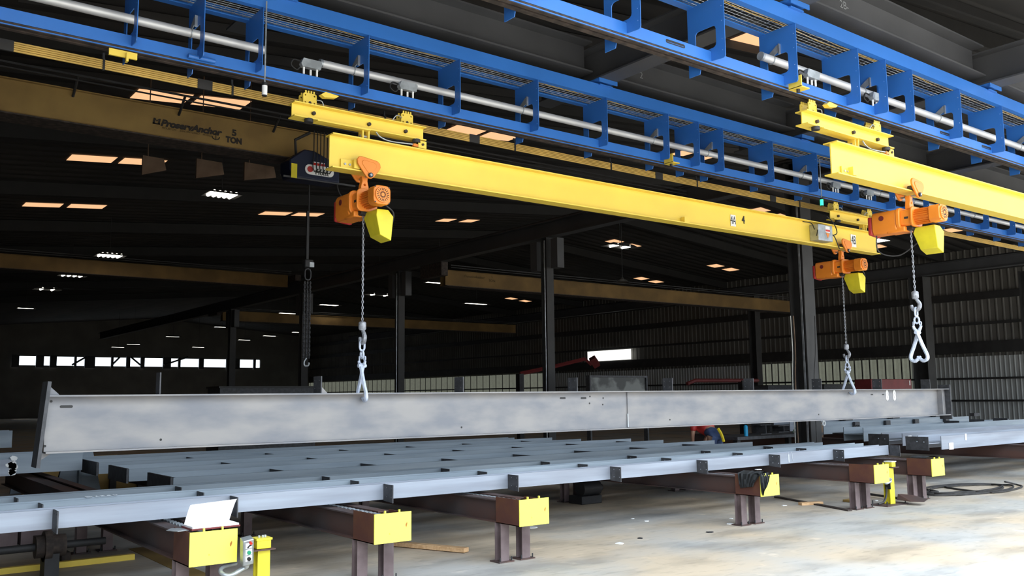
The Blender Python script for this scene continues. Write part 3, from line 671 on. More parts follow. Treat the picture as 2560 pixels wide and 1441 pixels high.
for X, l in ((17.6, 'rusty conveyor beam under the stock beams at the right edge'), (21.5, 'farther rusty conveyor beam at the right edge')):
    t = thing('conveyor_beam', (X, 8, 0), l, 'conveyor')
    for dx in (.06, .30): MB().prism(Ipoly(.11, .25, .012, .01, X+dx, .48), 'Y', 5, 15.5).build('side_beam', 'rust', t)
    for yy in (5.2, 12.5): MB().box(X, X+.36, yy, yy+.1, 0, .355).build('leg', 'leg', t)
# drive motor under the front row
p = at(1468, 1262, 2, 0)
t = thing('drive_motor', (p.x, p.y, 0), 'dark drive motor block under the front stock beam', 'motor')
MB().box(p.x-.1, p.x+.3, p.y, p.y+.3, 0, .12).build('motor_base', 'dark', t, bevel=.01)
MB().cyl((p.x-.05, p.y+.1, .22), (p.x+.3, p.y+.1, .22), .11, 16).build('motor_body', 'dark', t)
MB().cyl((p.x+.3, p.y+.1, .22), (p.x+.38, p.y+.1, .22), .05, 12).build('shaft_stub', 'dark', t)
# drive shaft at lower left
t = thing('drive_shaft', (0.8, 8.9, .25), 'dark drive shaft with coupling low under the stock beams at left', 'shaft')
MB().cyl((-2.5, 9.3, .28), (2.25, 9.3, .28), .035, 12).build('shaft', 'dark', t)
MB().cyl((1.65, 9.3, .28), (1.9, 9.3, .28), .10, 16).cyl((1.72, 9.3, .28), (1.78, 9.3, .28), .14, 16).build('coupling', 'grime', t)
MB().box(1.72, 1.84, 9.2, 9.4, 0, .22).build('bearing_block', 'dark', t)

# ================================================================ stock rows lying on the conveyors
def stock_row(X0, X1, Yf, depth, fh, xs, label, m='stock', plate=True, z0=.62, chalk=None):
    t = thing('stock_beam', (X0, Yf, z0), label, 'steel stock beam')
    MB().prism(Hpoly(depth, fh, .012, .012, Yf+depth/2, z0+fh/2), 'X', X0, X1).build('beam_body', m, t)
    for x in xs:
        hs = [circ(Yf-.155+a*.09, z0+.035+b*.085, .008, 6) for a in (0, 1) for b in (0, 1)]
        MB().prism([(Yf-.18, z0-.02), (Yf-.005, z0-.01), (Yf-.005, z0+fh-.0), (Yf-.18, z0+fh+.0)], 'X', x-.005, x+.005, hs).build('clip_plate', 'clip', t)
    return t
r1 = stock_row(-3, 13.43, 7.80, .17, .148, [1.50, 2.89, 4.40, 5.91, 7.41, 8.92, 10.40, 11.92, 13.45], 'front stock beam lying across all the yellow-ended stands', 'stock_purple')
r2 = stock_row(-3, 13.7, 8.39, .17, .148, [1.5, 2.80, 4.35, 5.93, 7.43, 8.90, 10.36, 11.86], 'second stock beam from the front, chalk number on it')
r3 = stock_row(-3, 13.5, 9.02, .17, .148, [1.42, 2.80, 4.34, 5.85, 7.36, 8.90, 10.42, 11.9], 'third stock beam from the front, behind the chalked one')
text('D6350', (2.02, 8.555, .772), .1, 'chalk', r2, Matrix(((1, 0, 0), (0, 1, 0), (0, 0, 1))), 'chalk_mark')
for px in (1970, 1979):
    p, q = at(px, 1130, 1, 7.795), at(px+3, 1152, 1, 7.795); MB().tube([p, q], .003, 4).build('chalk_line', 'chalk', r1)
p = at(1973-122, 1140, 1, 7.795); MB().tube([at(1971, 1137, 1, 7.797), at(1972, 1156, 1, 7.797)], .009, 6).build('weld_bead', 'chalk', r1)
def deep_row(Yn, Yfar, X0, X1, sx, label, ztop=.767):
    t = thing('deep_stock_beam', (X0, Yn, .62), label, 'steel stock beam')
    MB().prism(Hpoly(Yfar-Yn, .147, .014, .012, (Yn+Yfar)/2, .6935), 'X', X0, X1).build('beam_body', 'stock', t)
    MB().box(X0-.03, X0-.005, Yn-.0, Yfar+.01, .60, .775).build('end_plate', 'clip', t)
    for x in sx: MB().box(x, x+.01, Yn+.02, Yfar-.02, .70, .735).build('stiffener', 'clip', t)
    return t
deep_row(10.0, 10.85, 3.08, 12.9, [3.22, 4.50, 5.76, 7.03, 8.30, 9.52, 10.74, 12.03], 'deep stock beam with dark end plate, fourth row from the front')
deep_row(11.62, 12.47, 3.05, 12.4, [4.47, 5.74, 7.03, 8.30, 9.52, 10.75, 12.0], 'deep stock beam with dark end plate, fifth row from the front')
deep_row(13.1, 13.98, 3.05, 11.7, [4.48, 5.72, 7.02, 8.32, 9.52, 10.9], 'deep stock beam with dark end plate, sixth row from the front')
r7 = stock_row(3.1, 11.2, 14.55, .22, .147, [], 'farthest long thin stock beam seen just below the lifted beam', z0=.62)
# row at far left with a paint blot, its plate and pedestals
p, q = at(0, 1150, 1, 13.4), at(215, 1170, 1, 13.4)
a = thing('splice_stock_beam', (p.x, 13.4, .62), 'stock beam at far left with pale paint blot, behind the lifted beam end', 'steel stock beam')
MB().prism(Hpoly(.4, .26, .015, .012, 13.8, .78), 'X', -1.5, 2.95).build('beam_body', 'stock', a)
b0, b1 = at(0, 1150, 1, 13.58), at(30, 1190, 1, 13.58)
MB().box(-1.5, b1.x, 13.55, 13.58, b1.z, b0.z).build('splice_plate', 'stock_purple', a)
bl = at(29, 1165, 1, 13.54); mb = MB()
random.seed(3)
for i in range(9):
    cx, cz = bl.x+random.uniform(-.03, .03), bl.z+random.uniform(-.10, .10); mb.prism([(cx+.05*random.uniform(.6, 1.2)*cos(2*pi*k/9), cz+.045*random.uniform(.6, 1.2)*sin(2*pi*k/9)) for k in range(9)], 'Y', 13.545, 13.549)
mb.build('paint_blot', 'white', a)
p = at(0, 1108, 1, 17)
t = thing('stock_beam', (0, 17, .9), 'dim stock beam behind the left end of the lifted beam', 'steel stock beam')
MB().prism(Hpoly(.35, .28, .012, .012, 17.2, .98), 'X', -3, 2.6).build('beam_body', 'stock', t)
def pedestal(px, y, label, w0=.28, w1=.55, zt=.86, m='stock'):
    p = at(px, 1180, 1, y); t = thing('pedestal_leg', (p.x, y, 0), label, 'pedestal')
    MB().prism([(p.x-w1/2, 0), (p.x+w1/2, 0), (p.x+w0/2, zt), (p.x-w0/2, zt)], 'Y', y, y+.08).build('pedestal_plate', m, t)
    MB().box(p.x-.02, p.x+.02, y-.12, y, 0, zt-.05).build('stiffener', m, t)
pedestal(197, 14.6, 'grey tapered pedestal plate under the left stock beam', .32, .75, .95)
pedestal(68, 18.0, 'dim tapered pedestal plate at far left behind the stock', .3, .5, .7)
for px, l in ((20, 'brown machine block under the stock at the left edge'), (108, 'brown machine block under the stock left of the pedestal')):
    p = at(px, 1225, 1, 11.5); tag(MB().prism([(p.x-.2, 0), (p.x+.12, 0), (p.x+.12, .40), (p.x-.05, .44), (p.x-.2, .40)], 'Y', 11.5, 11.9).build('machine_block', 'leg', loc=(p.x, 11.5, 0)), l, 'machine')
p = at(155, 1190, 1, 17.5)
tag(MB().box(p.x-.6, p.x+.9, 17.5, 17.6, 0.0, .62).build('guard_screen', 'dull_yellow', loc=(p.x, 17.5, 0)), 'dull yellow guard panel behind the left pedestal', 'guard panel')
p = at(295, 1205, 1, 16.3)
t = thing('yellow_guard_stand', (p.x, 16.3, 0), 'dull yellow guard panel behind the dark end plates at left', 'guard panel')
MB().box(p.x-.75, p.x+.35, 16.3, 16.35, .05, .62).build('panel', 'dull_yellow', t)
for dx in (-.15, .3): MB().box(p.x+dx, p.x+dx+.1, 16.2, 16.28, 0, .65).build('post', 'dark', t)
# diagonal dark rail line on the floor at left
t = thing('floor_rail', (2.4, 14, 0), 'dark floor rail running back between the stands at left', 'rail')
MB().box(2.02, 2.10, 10, 22, 0, .10).build('rail_bar', 'grime', t)

# ---- stock group on the right
def big_row(px0, pyb, Yf, fh, depth, X1, label, coped=None, m='stock_purple'):
    p = at(px0, pyb, 1, Yf); z0 = .62
    t = thing('wide_stock_beam', (p.x, Yf, z0), label, 'steel stock beam')
    MB().prism(Hpoly(depth, fh, .014, .012, Yf+depth/2, z0+fh/2), 'X', p.x, X1).build('beam_body', m, t)
    if coped:
        MB().box(p.x-coped, p.x, Yf+.03, Yf+depth-.03, z0+fh/2-.006, z0+fh/2+.006).build('coped_web', m, t)
        MB().prism([(Yf+.02, z0-.0), (Yf+depth, z0), (Yf+depth, z0+fh), (Yf+.02, z0+fh)], 'X', p.x-coped-.012, p.x-coped, [circ(Yf+.1, z0+fh*.62, .012), circ(Yf+.22, z0+fh*.64, .012)]).build('end_plate', 'clip', t)
    return t, p
t, p = big_row(2355, 1125, 7.83, .225, .42, 24, 'wide stock beam at the right edge with a white square tag', coped=.38)
q0, q1 = at(2372, 1108, 1, 7.825), at(2384, 1124, 1, 7.825); MB().box(q0.x, q1.x, 7.822, 7.826, q1.z, q0.z).build('paper_tag', 'paper', t)
q0, q1 = at(2412, 1085, 1, 7.825), at(2417, 1101, 1, 7.825); MB().box(q0.x, q1.x, 7.822, 7.826, q1.z, q0.z).build('chalk_stripe', 'white', t)
t, p = big_row(2258, 1118, 8.85, .225, .42, 24, 'wide stock beam behind the tagged one, small label near its end', coped=.42)
q0, q1 = at(2270, 1090, 1, 8.84), at(2280, 1104, 1, 8.84); MB().box(q0.x, q1.x, 8.842, 8.846, q1.z, q0.z).build('paper_label', 'paper', t)
t, p = big_row(2160, 1104, 10.2, .27, .45, 24, 'deep pale stock beam behind the two tagged right beams', m='stock')
for dx in (4.0, 5.2, 6.4): MB().box(p.x+dx, p.x+dx+.012, 10.25, 10.6, .64, .93).build('clip_plate', 'clip', t)
t, p = big_row(2060, 1085, 12.6, .27, .45, 26, 'stock beam under the right end of the lifted beam, welding helmet before it', m='stock')
for dx in (1.2, 2.6, 4.0, 5.6): MB().box(p.x+dx, p.x+dx+.2, 12.52, 12.58, .75, .88).build('clip_plate', 'clip', t)
t, p = big_row(1975, 1072, 14.2, .30, .5, 28, 'farthest stock beam right of the green hoses', m='stock_purple')
for dx in (2.2, 4.6, 7.0, 9.4): MB().box(p.x+dx, p.x+dx+.35, 14.0, 14.15, .80, .90).build('clip_plate', 'clip', t)
# thin loose bars on the right stack
for i, (a, b, c, d, y) in enumerate(((2380, 1049, 2460, 1046, 15.2), (2410, 1052, 2475, 1050, 14.9))):
    p = at((a+c)/2, (b+d)/2, 2, .935); p.y = 14.45+.1*i
    tag(MB().cbox(p, 1.9, .12, .03).build('loose_bar', 'column', loc=p), ['loose flat bar on top of the far right stock, upper one', 'loose flat bar on top of the far right stock, lower one'][i], 'steel bar')

# ================================================================ work table and clutter behind the rows
tb = thing('work_rack', (16.2, 12.2, 0), 'dark steel work rack behind the right stock ends', 'work rack')
MB().box(14.5, 17.4, 11.6, 12.5, .68, .74).build('rack_top', 'clip', tb)
for x in (14.55, 17.2):
    for y in (11.65, 12.35): MB().box(x, x+.1, y, y+.1, 0, .68).build('leg', 'dark', tb)
def on_t(px, py, z=.56): return at(px, py, 2, z)
def cl(name, px, py, y, mb_fn, label, cat, m):
    p = at(px, py, 1, y); o = mb_fn(p).build(name, m, loc=p); return tag(o, label, cat)
# can
p = at(1865, 1087, 1, 11.8)
t = thing('spray_can', (p.x, 11.8, .74), 'bright blue spray can standing under the lifted beam', 'spray can')
zz = at(1865, 1087, 1, 11.8).z; zt = at(1865, 1063, 1, 11.8).z
MB().cyl((p.x, 11.8, .74), (p.x, 11.8, zt-.03), .042, 18).build('can_body', 'cyan', t)
MB().tube([(p.x, 11.8, zt-.03), (p.x, 11.8, zt-.015), (p.x, 11.8, zt)], .03, 16, rs=[.04, .032, .022]).build('can_cap', 'cyan', t)
# blocks
for px, py0, py1, y, w, l, m in ((1905, 1062, 1090, 12.1, .30, 'dark steel block left of the green hoses', 'clip'), (1950, 1064, 1092, 12.4, .32, 'dark steel angle with two bright holes by the hoses', 'clip'),
                        (2040, 1062, 1100, 12.0, .22, 'blue grey steel end piece right of the green hoses', 'stock')):
    p, q = at(px, py0, 1, y), at(px, py1, 1, y)
    tag((MB().prism(Ipoly(w*1.2, p.z-.74, .015, .015, p.x, (p.z+.74)/2), 'Y', y-.1, y+.2) if px < 2000 else MB().prism(Ipoly(w*1.2, p.z-.5, .015, .015, p.x, (p.z+.5)/2), 'Y', y-.1, y+.2).box(p.x-.03, p.x+.03, y, y+.1, 0, .5)).build('steel_offcut', m, loc=(p.x, y, .56)), l, 'steel offcut')
for i, (px, y) in enumerate(((1996, 11.9), (2003, 11.95))):
    p = at(px, 1068, 1, y)
    tag(MB().tube(arcpts([(p.x-.22, y, .75), (p.x-.12, y, p.z-.03), (p.x+.02, y, p.z+.02), (p.x+.14, y, p.z-.08), (p.x+.2, y, .75)]), .013, 6).build('welding_hose', 'hose_green', loc=(p.x, y, .56)),
        ['green welding hose looped over the rack, left one', 'green welding hose looped over the rack, right one'][i], 'hose')
p = at(2027, 1078, 1, 11.85)
tag(MB().tube(arcpts([(p.x-.22, 11.85, .75), (p.x-.2, 11.85, .80), (p.x-.08, 11.85, p.z), (p.x+.04, 11.85, p.z+.01)]), .011, 6).build('hose_end', 'galv', loc=p), 'bare metal ended hose bending up beside the hoses', 'hose')
p = at(2050, 1059, 1, 12.3)
t = thing('cable_reel_clamp', p, 'round pale grey clamp head hanging under the lifted beam', 'clamp')
MB().tube([(p.x+.05*cos(k), 12.2, p.z+.05*sin(k)) for k in [2*pi*i/12 for i in range(12)]], .02, 6, closed=True).build('clamp_ring', 'white', t)
MB().cbox((p.x-.12, 12.25, p.z-.03), .16, .08, .10).box(p.x-.1, p.x-.04, 12.2, 12.3, 0, p.z-.05).build('clamp_body', 'tan_board', t)
# welding helmet
p = at(2140, 1070, 1, 11.9); z0 = at(2140, 1081, 1, 11.9).z
t = thing('welding_helmet', (p.x, 11.9, z0), 'grey welding helmet with white side lying on a thin dark plate', 'helmet')
mb = MB(); vs = []; fs = []
for i in range(6):
    a = pi/2*i/5
    for j in range(13):
        b = pi*j/12; vs.append((p.x-.16*cos(b)*cos(a), 11.9-.12*cos(a)*sin(b)*0+.14*sin(b)*cos(a)-.05, z0+.17*sin(a)))
for i in range(5):
    for j in range(12): fs.append((i*13+j, i*13+j+1, i*13+j+14, i*13+j+13))
mb.add(vs, fs).add([(v[0]*1, v[1]+.004, v[2]-.004) for v in vs], fs).build('shell', 'galv', t)
MB().tube([(p.x-.15+.3*k/10, 11.86, z0+.02+.14*sin(pi*k/10)) for k in range(11)], .012, 6).build('rim', 'dark', t)
MB().prism([(p.x+.02, z0+.02), (p.x+.13, z0+.0), (p.x+.08, z0+.12)], 'Y', 11.84, 11.85).build('side_panel', 'white', t)
tag(MB().box(p.x-.65, p.x+.25, 11.75, 12.1, z0-.02, z0-.001).box(p.x-.1, p.x, 11.9, 12.0, 0, z0-.02).build('rack_shelf_plate', 'clip', loc=(p.x, 11.9, z0-.02)), 'thin dark plate under the welding helmet', 'steel plate')

# ---- the bending worker
PX, PY = 13.95, 11.7
wk = thing('person', (PX, PY, 0), 'person in blue jeans and red shirt bending over behind the stock beams', 'person')
def skin_obj(name, verts, edges, radii, m, parent, root=0, sub=2):
    base = wloc(parent); me = bpy.data.meshes.new(name); me.from_pydata([tuple(Vector(v)-base) for v in verts], edges, [])
    me.materials.append(MATS[m]); o = bpy.data.objects.new(name, me); COL.objects.link(o); o.parent = parent
    sk = o.modifiers.new('skin', 'SKIN'); sk.use_smooth_shade = True
    for i, r in enumerate(radii): me.skin_vertices[0].data[i].radius = (r, r) if not isinstance(r, tuple) else r
    me.skin_vertices[0].data[root].use_root = True
    s = o.modifiers.new('sub', 'SUBSURF'); s.levels = sub; s.render_levels = sub
    return o
def P(dx, dy, z): return (PX+dx, PY+dy, z)
hz = .80
bv = [P(0, 0, hz), P(.02, .18, .90), P(.03, .40, 1.02), P(.03, .50, 1.04), P(.03, .60, 1.06),          # 0-4 spine, neck, head base
      P(-.10, 0, hz-.05), P(-.12, .06, .42), P(-.13, -.02, .09), P(-.13, .12, .05),        # 5-8 left leg
      P(.10, 0, hz-.05), P(.12, .06, .42), P(.13, -.02, .09), P(.13, .12, .05),            # 9-12
      P(-.15, .40, 1.0), P(-.20, .40, .80), P(-.13, .46, .62), P(.21, .40, 1.0), P(.26, .40, .80), P(.19, .46, .62)]
be = [(0, 1), (1, 2), (2, 3), (3, 4), (0, 5), (5, 6), (6, 7), (7, 8), (0, 9), (9, 10), (10, 11), (11, 12), (2, 13), (13, 14), (14, 15), (2, 16), (16, 17), (17, 18)]
br = [.13, .125, .12, .055, .07, .09, .065, .042, .035, .09, .065, .042, .035, .055, .042, .028, .055, .042, .028]
skin_obj('body', bv, be, br, 'skin', wk)
skin_obj('jeans', [bv[0], bv[1], bv[5], bv[6], bv[7], bv[9], bv[10], bv[11]], [(0, 1), (0, 2), (2, 3), (3, 4), (0, 5), (5, 6), (6, 7)], [.165, .14, .115, .088, .062, .115, .088, .062], 'denim', wk)
sh = [P(.015, .12, .88), bv[1], bv[2], bv[13], P(-.19, .40, .86), bv[16], P(.25, .40, .86)]
skin_obj('shirt', sh, [(0, 1), (1, 2), (2, 3), (3, 4), (2, 5), (5, 6)], [.155, .155, .145, .08, .062, .08, .062], 'red', wk)
hc = Vector(P(.03, .68, 1.04))
mb = MB(); vs = []; fs = []
for i in range(11):
    a = pi*i/10
    for j in range(16):
        b = 2*pi*j/16; r = 1+.06*(cos(b) > .5 and .3 < i/10 < .8)
        vs.append(hc+Vector((.078*sin(a)*cos(b), .105*cos(a), .092*sin(a)*sin(b)*r)))
for i in range(10):
    for j in range(16): fs.append((i*16+j, i*16+(j+1) % 16, (i+1)*16+(j+1) % 16, (i+1)*16+j))
mb.add(vs, fs)
face = hc+Vector((0, .02, -.088))
mb.tube([face+Vector((0, .03, 0)), face+Vector((0, -.005, -.022)), face+Vector((0, -.02, -.004))], .012, 6)
for s in (-1, 1): mb.cyl(hc+Vector((s*.076, -.01, 0)), hc+Vector((s*.09, -.02, 0)), .026, 10)
mb.build('head', 'skin', wk)
ey = MB()
for s in (-1, 1): ey.cyl(face+Vector((s*.03, .025, .012)), face+Vector((s*.03, .025, -.002)), .009, 8)
ey.tube([face+Vector((-.022, -.045, .006)), face+Vector((0, -.048, 0)), face+Vector((.022, -.045, .006))], .004, 5).build('face_features', 'hair', wk)
mb = MB(); mb.add([v+(v-hc)*.08+Vector((0, .006, .008)) for v in vs if v.z > hc.z-.03 or v.y > hc.y+.09] and [hc+(v-hc)*1.08+Vector((0, .004, .012)) for v in vs], [f for f in fs if all((vs[i]-hc).z > -.035 for i in f)]); mb.build('hair', 'hair', wk)
for s, w in ((-1, bv[15]), (1, bv[18])):
    w = Vector(w); hv = [w, w+Vector((0, .05, -.03))]; he = [(0, 1)]; hr = [(.026, .02), (.036, .016)]
    for f in range(4):
        b0 = w+Vector(((f-1.5)*.019, .08, -.045)); k = len(hv); L = (.85, 1, .95, .75)[f]
        hv += [b0, b0+Vector((0, .03*L, -.022)), b0+Vector((0, .042*L, -.05))]; he += [(1, k), (k, k+1), (k+1, k+2)]; hr += [.0095, .009, .008]
    k = len(hv); hv += [w+Vector((-s*.03, .045, -.045)), w+Vector((-s*.038, .07, -.065))]; he += [(0, k), (k, k+1)]; hr += [.011, .009]
    skin_obj('hand', hv, he, hr, 'skin', wk, 1, 1)
MB().box(PX-.20, PX-.06, PY+.05, PY+.2, 0, .055).box(PX+.06, PX+.2, PY+.05, PY+.2, 0, .055).box(PX-.20, PX-.06, PY-.08, PY+.06, 0, .09).box(PX+.06, PX+.2, PY-.08, PY+.06, 0, .09).build('boots', 'tan_board', wk, bevel=.02)
p = at(1805, 1085, 1, PY-.18)
tag(MB().tube(arcpts([(p.x-.02, PY-.10, .93), (p.x, PY-.15, .84), (p.x+.02, PY-.17, .76), (p.x+.05, PY-.17, .68)]), .03, 6, rs=None).build('work_glove', 'hv_yellow', loc=(p.x, PY-.17, .7)), 'yellow glove tucked in the back pocket of the bending worker', 'glove')

# ================================================================ foreground details
# notebook on stand one
t = thing('open_notebook', (2.45, 6.95, .62), 'open notebook with white pages lying on the left yellow-ended stand', 'notebook')
MB().cbox((2.46, 7.03, .632), .37, .24, .012).build('cover', 'dark_red', t)
MB().cbox((2.46, 7.03, .645), .355, .225, .014).build('page_block', 'paper', t)
vs = []; fs = []
for k in range(9):
    a = k/8; yy = 7.12-.02*a-.10*sin(a*1.6)*.6; zz = .652+.17*sin(a*1.45)
    vs += [(2.285+.02*a, yy, zz-.018*a), (2.635+.03*a, yy, zz+.0)]
for k in range(8): fs.append((2*k, 2*k+1, 2*k+3, 2*k+2))
MB().add(vs, fs).add([(a, b+.003, c) for a, b, c in vs], fs).build('lifted_page', 'paper', t)
tag(MB().prism([(2.19, 6.97), (2.36, 6.99), (2.40, 7.08), (2.2, 7.16), (2.14, 7.08)], 'Z', .622, .626).build('crumpled_bag', 'galv', loc=(2.2, 7.05, .62)), 'flattened grey plastic bag on the stand beside the notebook', 'bag')
# jacket on the fourth stand
t = thing('black_jacket', (9.1, 6.95, .62), 'black jacket draped over the fourth yellow-ended stand', 'jacket')
def drape(prof, n=12, folds=5, amp=.012):
    vs = []; fs = []; m = len(prof)
    for i in range(n+1):
        f = i/n
        for j, (p0, p1) in enumerate(prof):
            v = Vector(p0).lerp(Vector(p1), f); w = amp*sin(f*folds*6.28+j*.8)*min(1, j/2)
            vs.append(v+Vector((-w, -w, w*.4)))
    for i in range(n):
        for j in range(m-1): fs.append((i*m+j, i*m+j+1, (i+1)*m+j+1, (i+1)*m+j))
    k = len(vs); vs2 = [v+Vector((.006, .006, -.004)) for v in vs]
    return MB().add(vs, fs).add(vs2, fs)
drape([((9.25, 7.22, .635), (9.25, 6.93, .635)), ((9.12, 7.22, .66), (9.12, 6.92, .665)), ((9.01, 7.23, .63), (9.01, 6.9, .63)), ((8.995, 7.21, .56), (8.985, 6.93, .57)), ((8.985, 7.19, .50), (8.975, 6.96, .53)), ((8.985, 7.17, .46), (8.98, 6.98, .49))]).build('side_drape', 'cloth_black', t)
drape([((9.02, 7.0, .64), (9.25, 7.0, .64)), ((9.01, 6.92, .645), (9.22, 6.92, .645)), ((8.99, 6.885, .61), (9.18, 6.885, .6)), ((8.985, 6.88, .54), (9.15, 6.88, .54)), ((9.0, 6.88, .46), (9.12, 6.88, .49)), ((9.02, 6.885, .41), (9.07, 6.885, .44)), ((9.04, 6.885, .385), (9.05, 6.885, .39))]).build('front_drape', 'cloth_black', t)
tag(MB().prism([(9.09, 7.0), (9.16, 6.98), (9.17, 7.03), (9.1, 7.04)], 'Z', .678, .684).build('white_rag', 'paper', loc=(9.1, 7, .67)), 'small white rag on top of the black jacket', 'rag')
# rag on the rightmost stand
tag(drape([((12.96, 6.95, .63), (12.96, 7.2, .63)), ((13.05, 6.93, .655), (13.05, 7.2, .65)), ((13.16, 6.93, .65), (13.17, 7.2, .645)), ((13.26, 6.92, .628), (13.26, 7.18, .63))], amp=.008).build('dark_rag', 'cloth_black', loc=(13, 7, .62)), 'dark rag lying on the rightmost yellow-ended stand', 'rag')
# control post beside stand one
pz = at(655, 1365, 1, 6.95)
t = thing('control_post', (pz.x, 6.95, 0), 'yellow bollard with junction box and push-button station at lower left', 'control post')
X = pz.x; zb = at(655, 1370, 1, 6.95).z; zt = at(655, 1345, 1, 6.95).z
MB().prism(Ipoly(.10, .09, .01, .01, X, 6.95), 'Z', 0, zb-.01).build('post', 'lime', t)
MB().box(X-.10, X+.08, 6.87, 7.03, zb-.012, zb-.002).build('top_plate', 'rust', t)
MB().box(X-.065, X+.05, 6.89, 7.0, zb, zt-.005).build('junction_box', 'lime', t, bevel=.004)
MB().box(X-.072, X+.057, 6.883, 7.007, zt-.012, zt+.004).build('box_lid', 'lime', t)
for dx in (-.03, 0, .02): MB().cyl((X+dx, 6.94, zt+.004), (X+dx, 6.94, zt+.022), .009, 8).build('lid_screw', 'galv', t)
rt = Matrix.Rotation(radians(-9), 3, 'Y') @ Matrix.Rotation(radians(20), 3, 'X')
pc = at(617, 1378, 1, 6.80)
st = MB().cbox(pc, .085, .07, .215, rt).build('button_station', 'galv', t, bevel=.008)
def bl(dx, dz, dy=-.036): return pc+rt @ Vector((dx, dy, dz))
for i, (z, m) in enumerate(((.062, 'paper'), (.008, 'paper'), (-.046, 'paper'))):
    MB().cbox(bl(0, z), .05, .003, .045, rt).build('button_label', m, st)
for z, m in ((.008, 'green_btn'), (-.046, 'black')): MB().cyl(bl(0, z, -.037), bl(0, z, -.052), .014, 14).build('push_button', m, st)
MB().cyl(bl(.012, .085, -.036), bl(.012, .085, -.055), .010, 12).build('stop_button', 'red_btn', st)
MB().tube([bl(-.012, .05, -.045), bl(.0, .066, -.048), bl(.018, .066, -.045)], .005, 6).build('selector_lever', 'black', st)
MB().tube(arcpts([bl(0, -.11, 0), bl(.0, -.135, -.0), bl(-.03, -.15, .01), (pc.x-.12, pc.y+.02, pc.z-.17), (pc.x-.17, pc.y+.06, pc.z-.15), (pc.x-.14, pc.y+.12, pc.z-.12), (pc.x-.02, pc.y+.16, pc.z-.11)]), .017, 10).build('flex_conduit', 'galv', t)
MB().tube([bl(0, -.10, 0), bl(0, -.125, 0)], .022, 12).build('conduit_nut', 'galv', t)
MB().box(pc.x+.02, pc.x+.04, pc.y+.02, 6.95, pc.z-.11, pc.z+.02).build('station_arm', 'rust', t)
# right post
p = at(2225, 1262, 2, 0)
X, Y = p.x, p.y
t = thing('control_post', (X, Y, 0), 'yellow post with small box on a floor plate between the right stands', 'control post')
MB().prism(Ipoly(.12, .10, .012, .01, X, Y), 'Z', .012, .52).build('post', 'lime', t)
MB().box(X-.30, X+.26, Y-.14, Y+.14, 0, .014).build('floor_plate', 'rust', t)
for dx in (-.26, .22):
    for dy in (-.11, .11): MB().cyl((X+dx, Y+dy, .014), (X+dx, Y+dy, .07), .008, 6).build('anchor_bolt', 'dark', t)
MB().box(X-.03, X+.13, Y-.10, Y+.06, .52, .53).build('top_plate', 'rust', t)
MB().box(X-.01, X+.09, Y-.07, Y+.04, .53, .60).build('junction_box', 'lime', t, bevel=.004)
MB().box(X-.018, X+.098, Y-.078, Y+.048, .60, .612).build('box_lid', 'white', t)
MB().box(X-.065, X-.055, Y-.06, Y+.02, .22, .34).build('black_label', 'black', t)
MB().tube(arcpts([(X-.04, Y-.06, .36), (X-.16, Y-.08, .38), (X-.24, Y-.08, .345), (X-.20, Y-.08, .315), (X-.06, Y-.07, .335)]), .018, 8).build('flex_conduit', 'galv', t)
MB().tube(arcpts([(X-.06, Y, .25), (X-.09, Y, .12), (X-.16, Y, .05), (X-.3, Y, .03)]), .014, 8).build('floor_cable', 'rubber', t)
# long flat bar and wood on the floor
p, q = at(960, 1357, 2, .03), at(1166, 1376, 2, .03)
d = (q-p); ang = math.atan2(d.y, d.x)
tag(MB().cbox((p+q)/2, d.length, .09, .045, Matrix.Rotation(ang, 3, 'Z')).build('lumber_board', 'wood', loc=p, bevel=.003), 'long wooden board on the floor between the second and third stands', 'board')
p = at(2027, 1259, 2, .02)
tag(MB().cbox(p, .36, .09, .04, Matrix.Rotation(-.35, 3, 'Z')).build('wood_block', 'wood', loc=p, bevel=.003), 'short wooden block on the floor before the right stands', 'wood block')
p, q = at(1940, 1243, 2, .01), at(2125, 1277, 2, .01); d = q-p
t = tag(MB().cbox((p+q)/2, d.length, .07, .02, Matrix.Rotation(math.atan2(d.y, d.x), 3, 'Z')).build('floor_channel', 'grime', loc=p), 'dark flat cable channel on the floor behind the wood block', 'cable channel')
p = at(2150, 1258, 2, 0)
tag(MB().cbox(p+Vector((.1, .15, .02)), .35, .16, .03).build('yellow_floor_plate', 'dull_yellow', loc=p), 'small yellow plate on the floor behind the right yellow post', 'plate')
# yellow floor bar bottom left
p, q = at(0, 1438, 2, 0), at(337, 1400, 2, 0)
tag(MB().box(-1, q.x, q.y, q.y+.07, 0, .055).build('yellow_floor_bar', 'yellow', loc=(q.x, q.y, 0)), 'yellow steel bar on the floor at the lower left corner', 'floor bar')
p = at(405, 1395, 2, 0)
tag(MB().box(p.x-.12, p.x+.06, p.y-2.0, p.y+.8, 0, .004).build('painted_floor_stripe', 'dull_yellow', loc=p), 'worn yellow stripe painted on the floor beside the left stand', 'floor stripe')
# coiled hose
c = at(2412, 1223, 2, .02); pts = []
for i in range(46):
    a = i*.40+2.6; r = .95+.28*sin(i*.55); pts.append((c.x+r*1.0*cos(a)*1.1+.25*sin(i*.17), c.y+r*.42*sin(a), .015+.003*(i % 5)))
p0 = at(2303, 1223, 2, .02); pa = at(2512, 1205, 2, .1); pb = at(2553, 1219, 2, .02)
pts = [tuple(p0), tuple(at(2345, 1230, 2, .02))]+pts+[tuple(at(2480, 1232, 2, .02)), tuple(pb), tuple(at(2540, 1212, 2, .03)), tuple(pa)]
tag(MB().tube(arcpts(pts, 4), .015, 6).build('coiled_hose', 'rubber', loc=c), 'dark hose lying in loose coils on the floor at the right', 'hose')
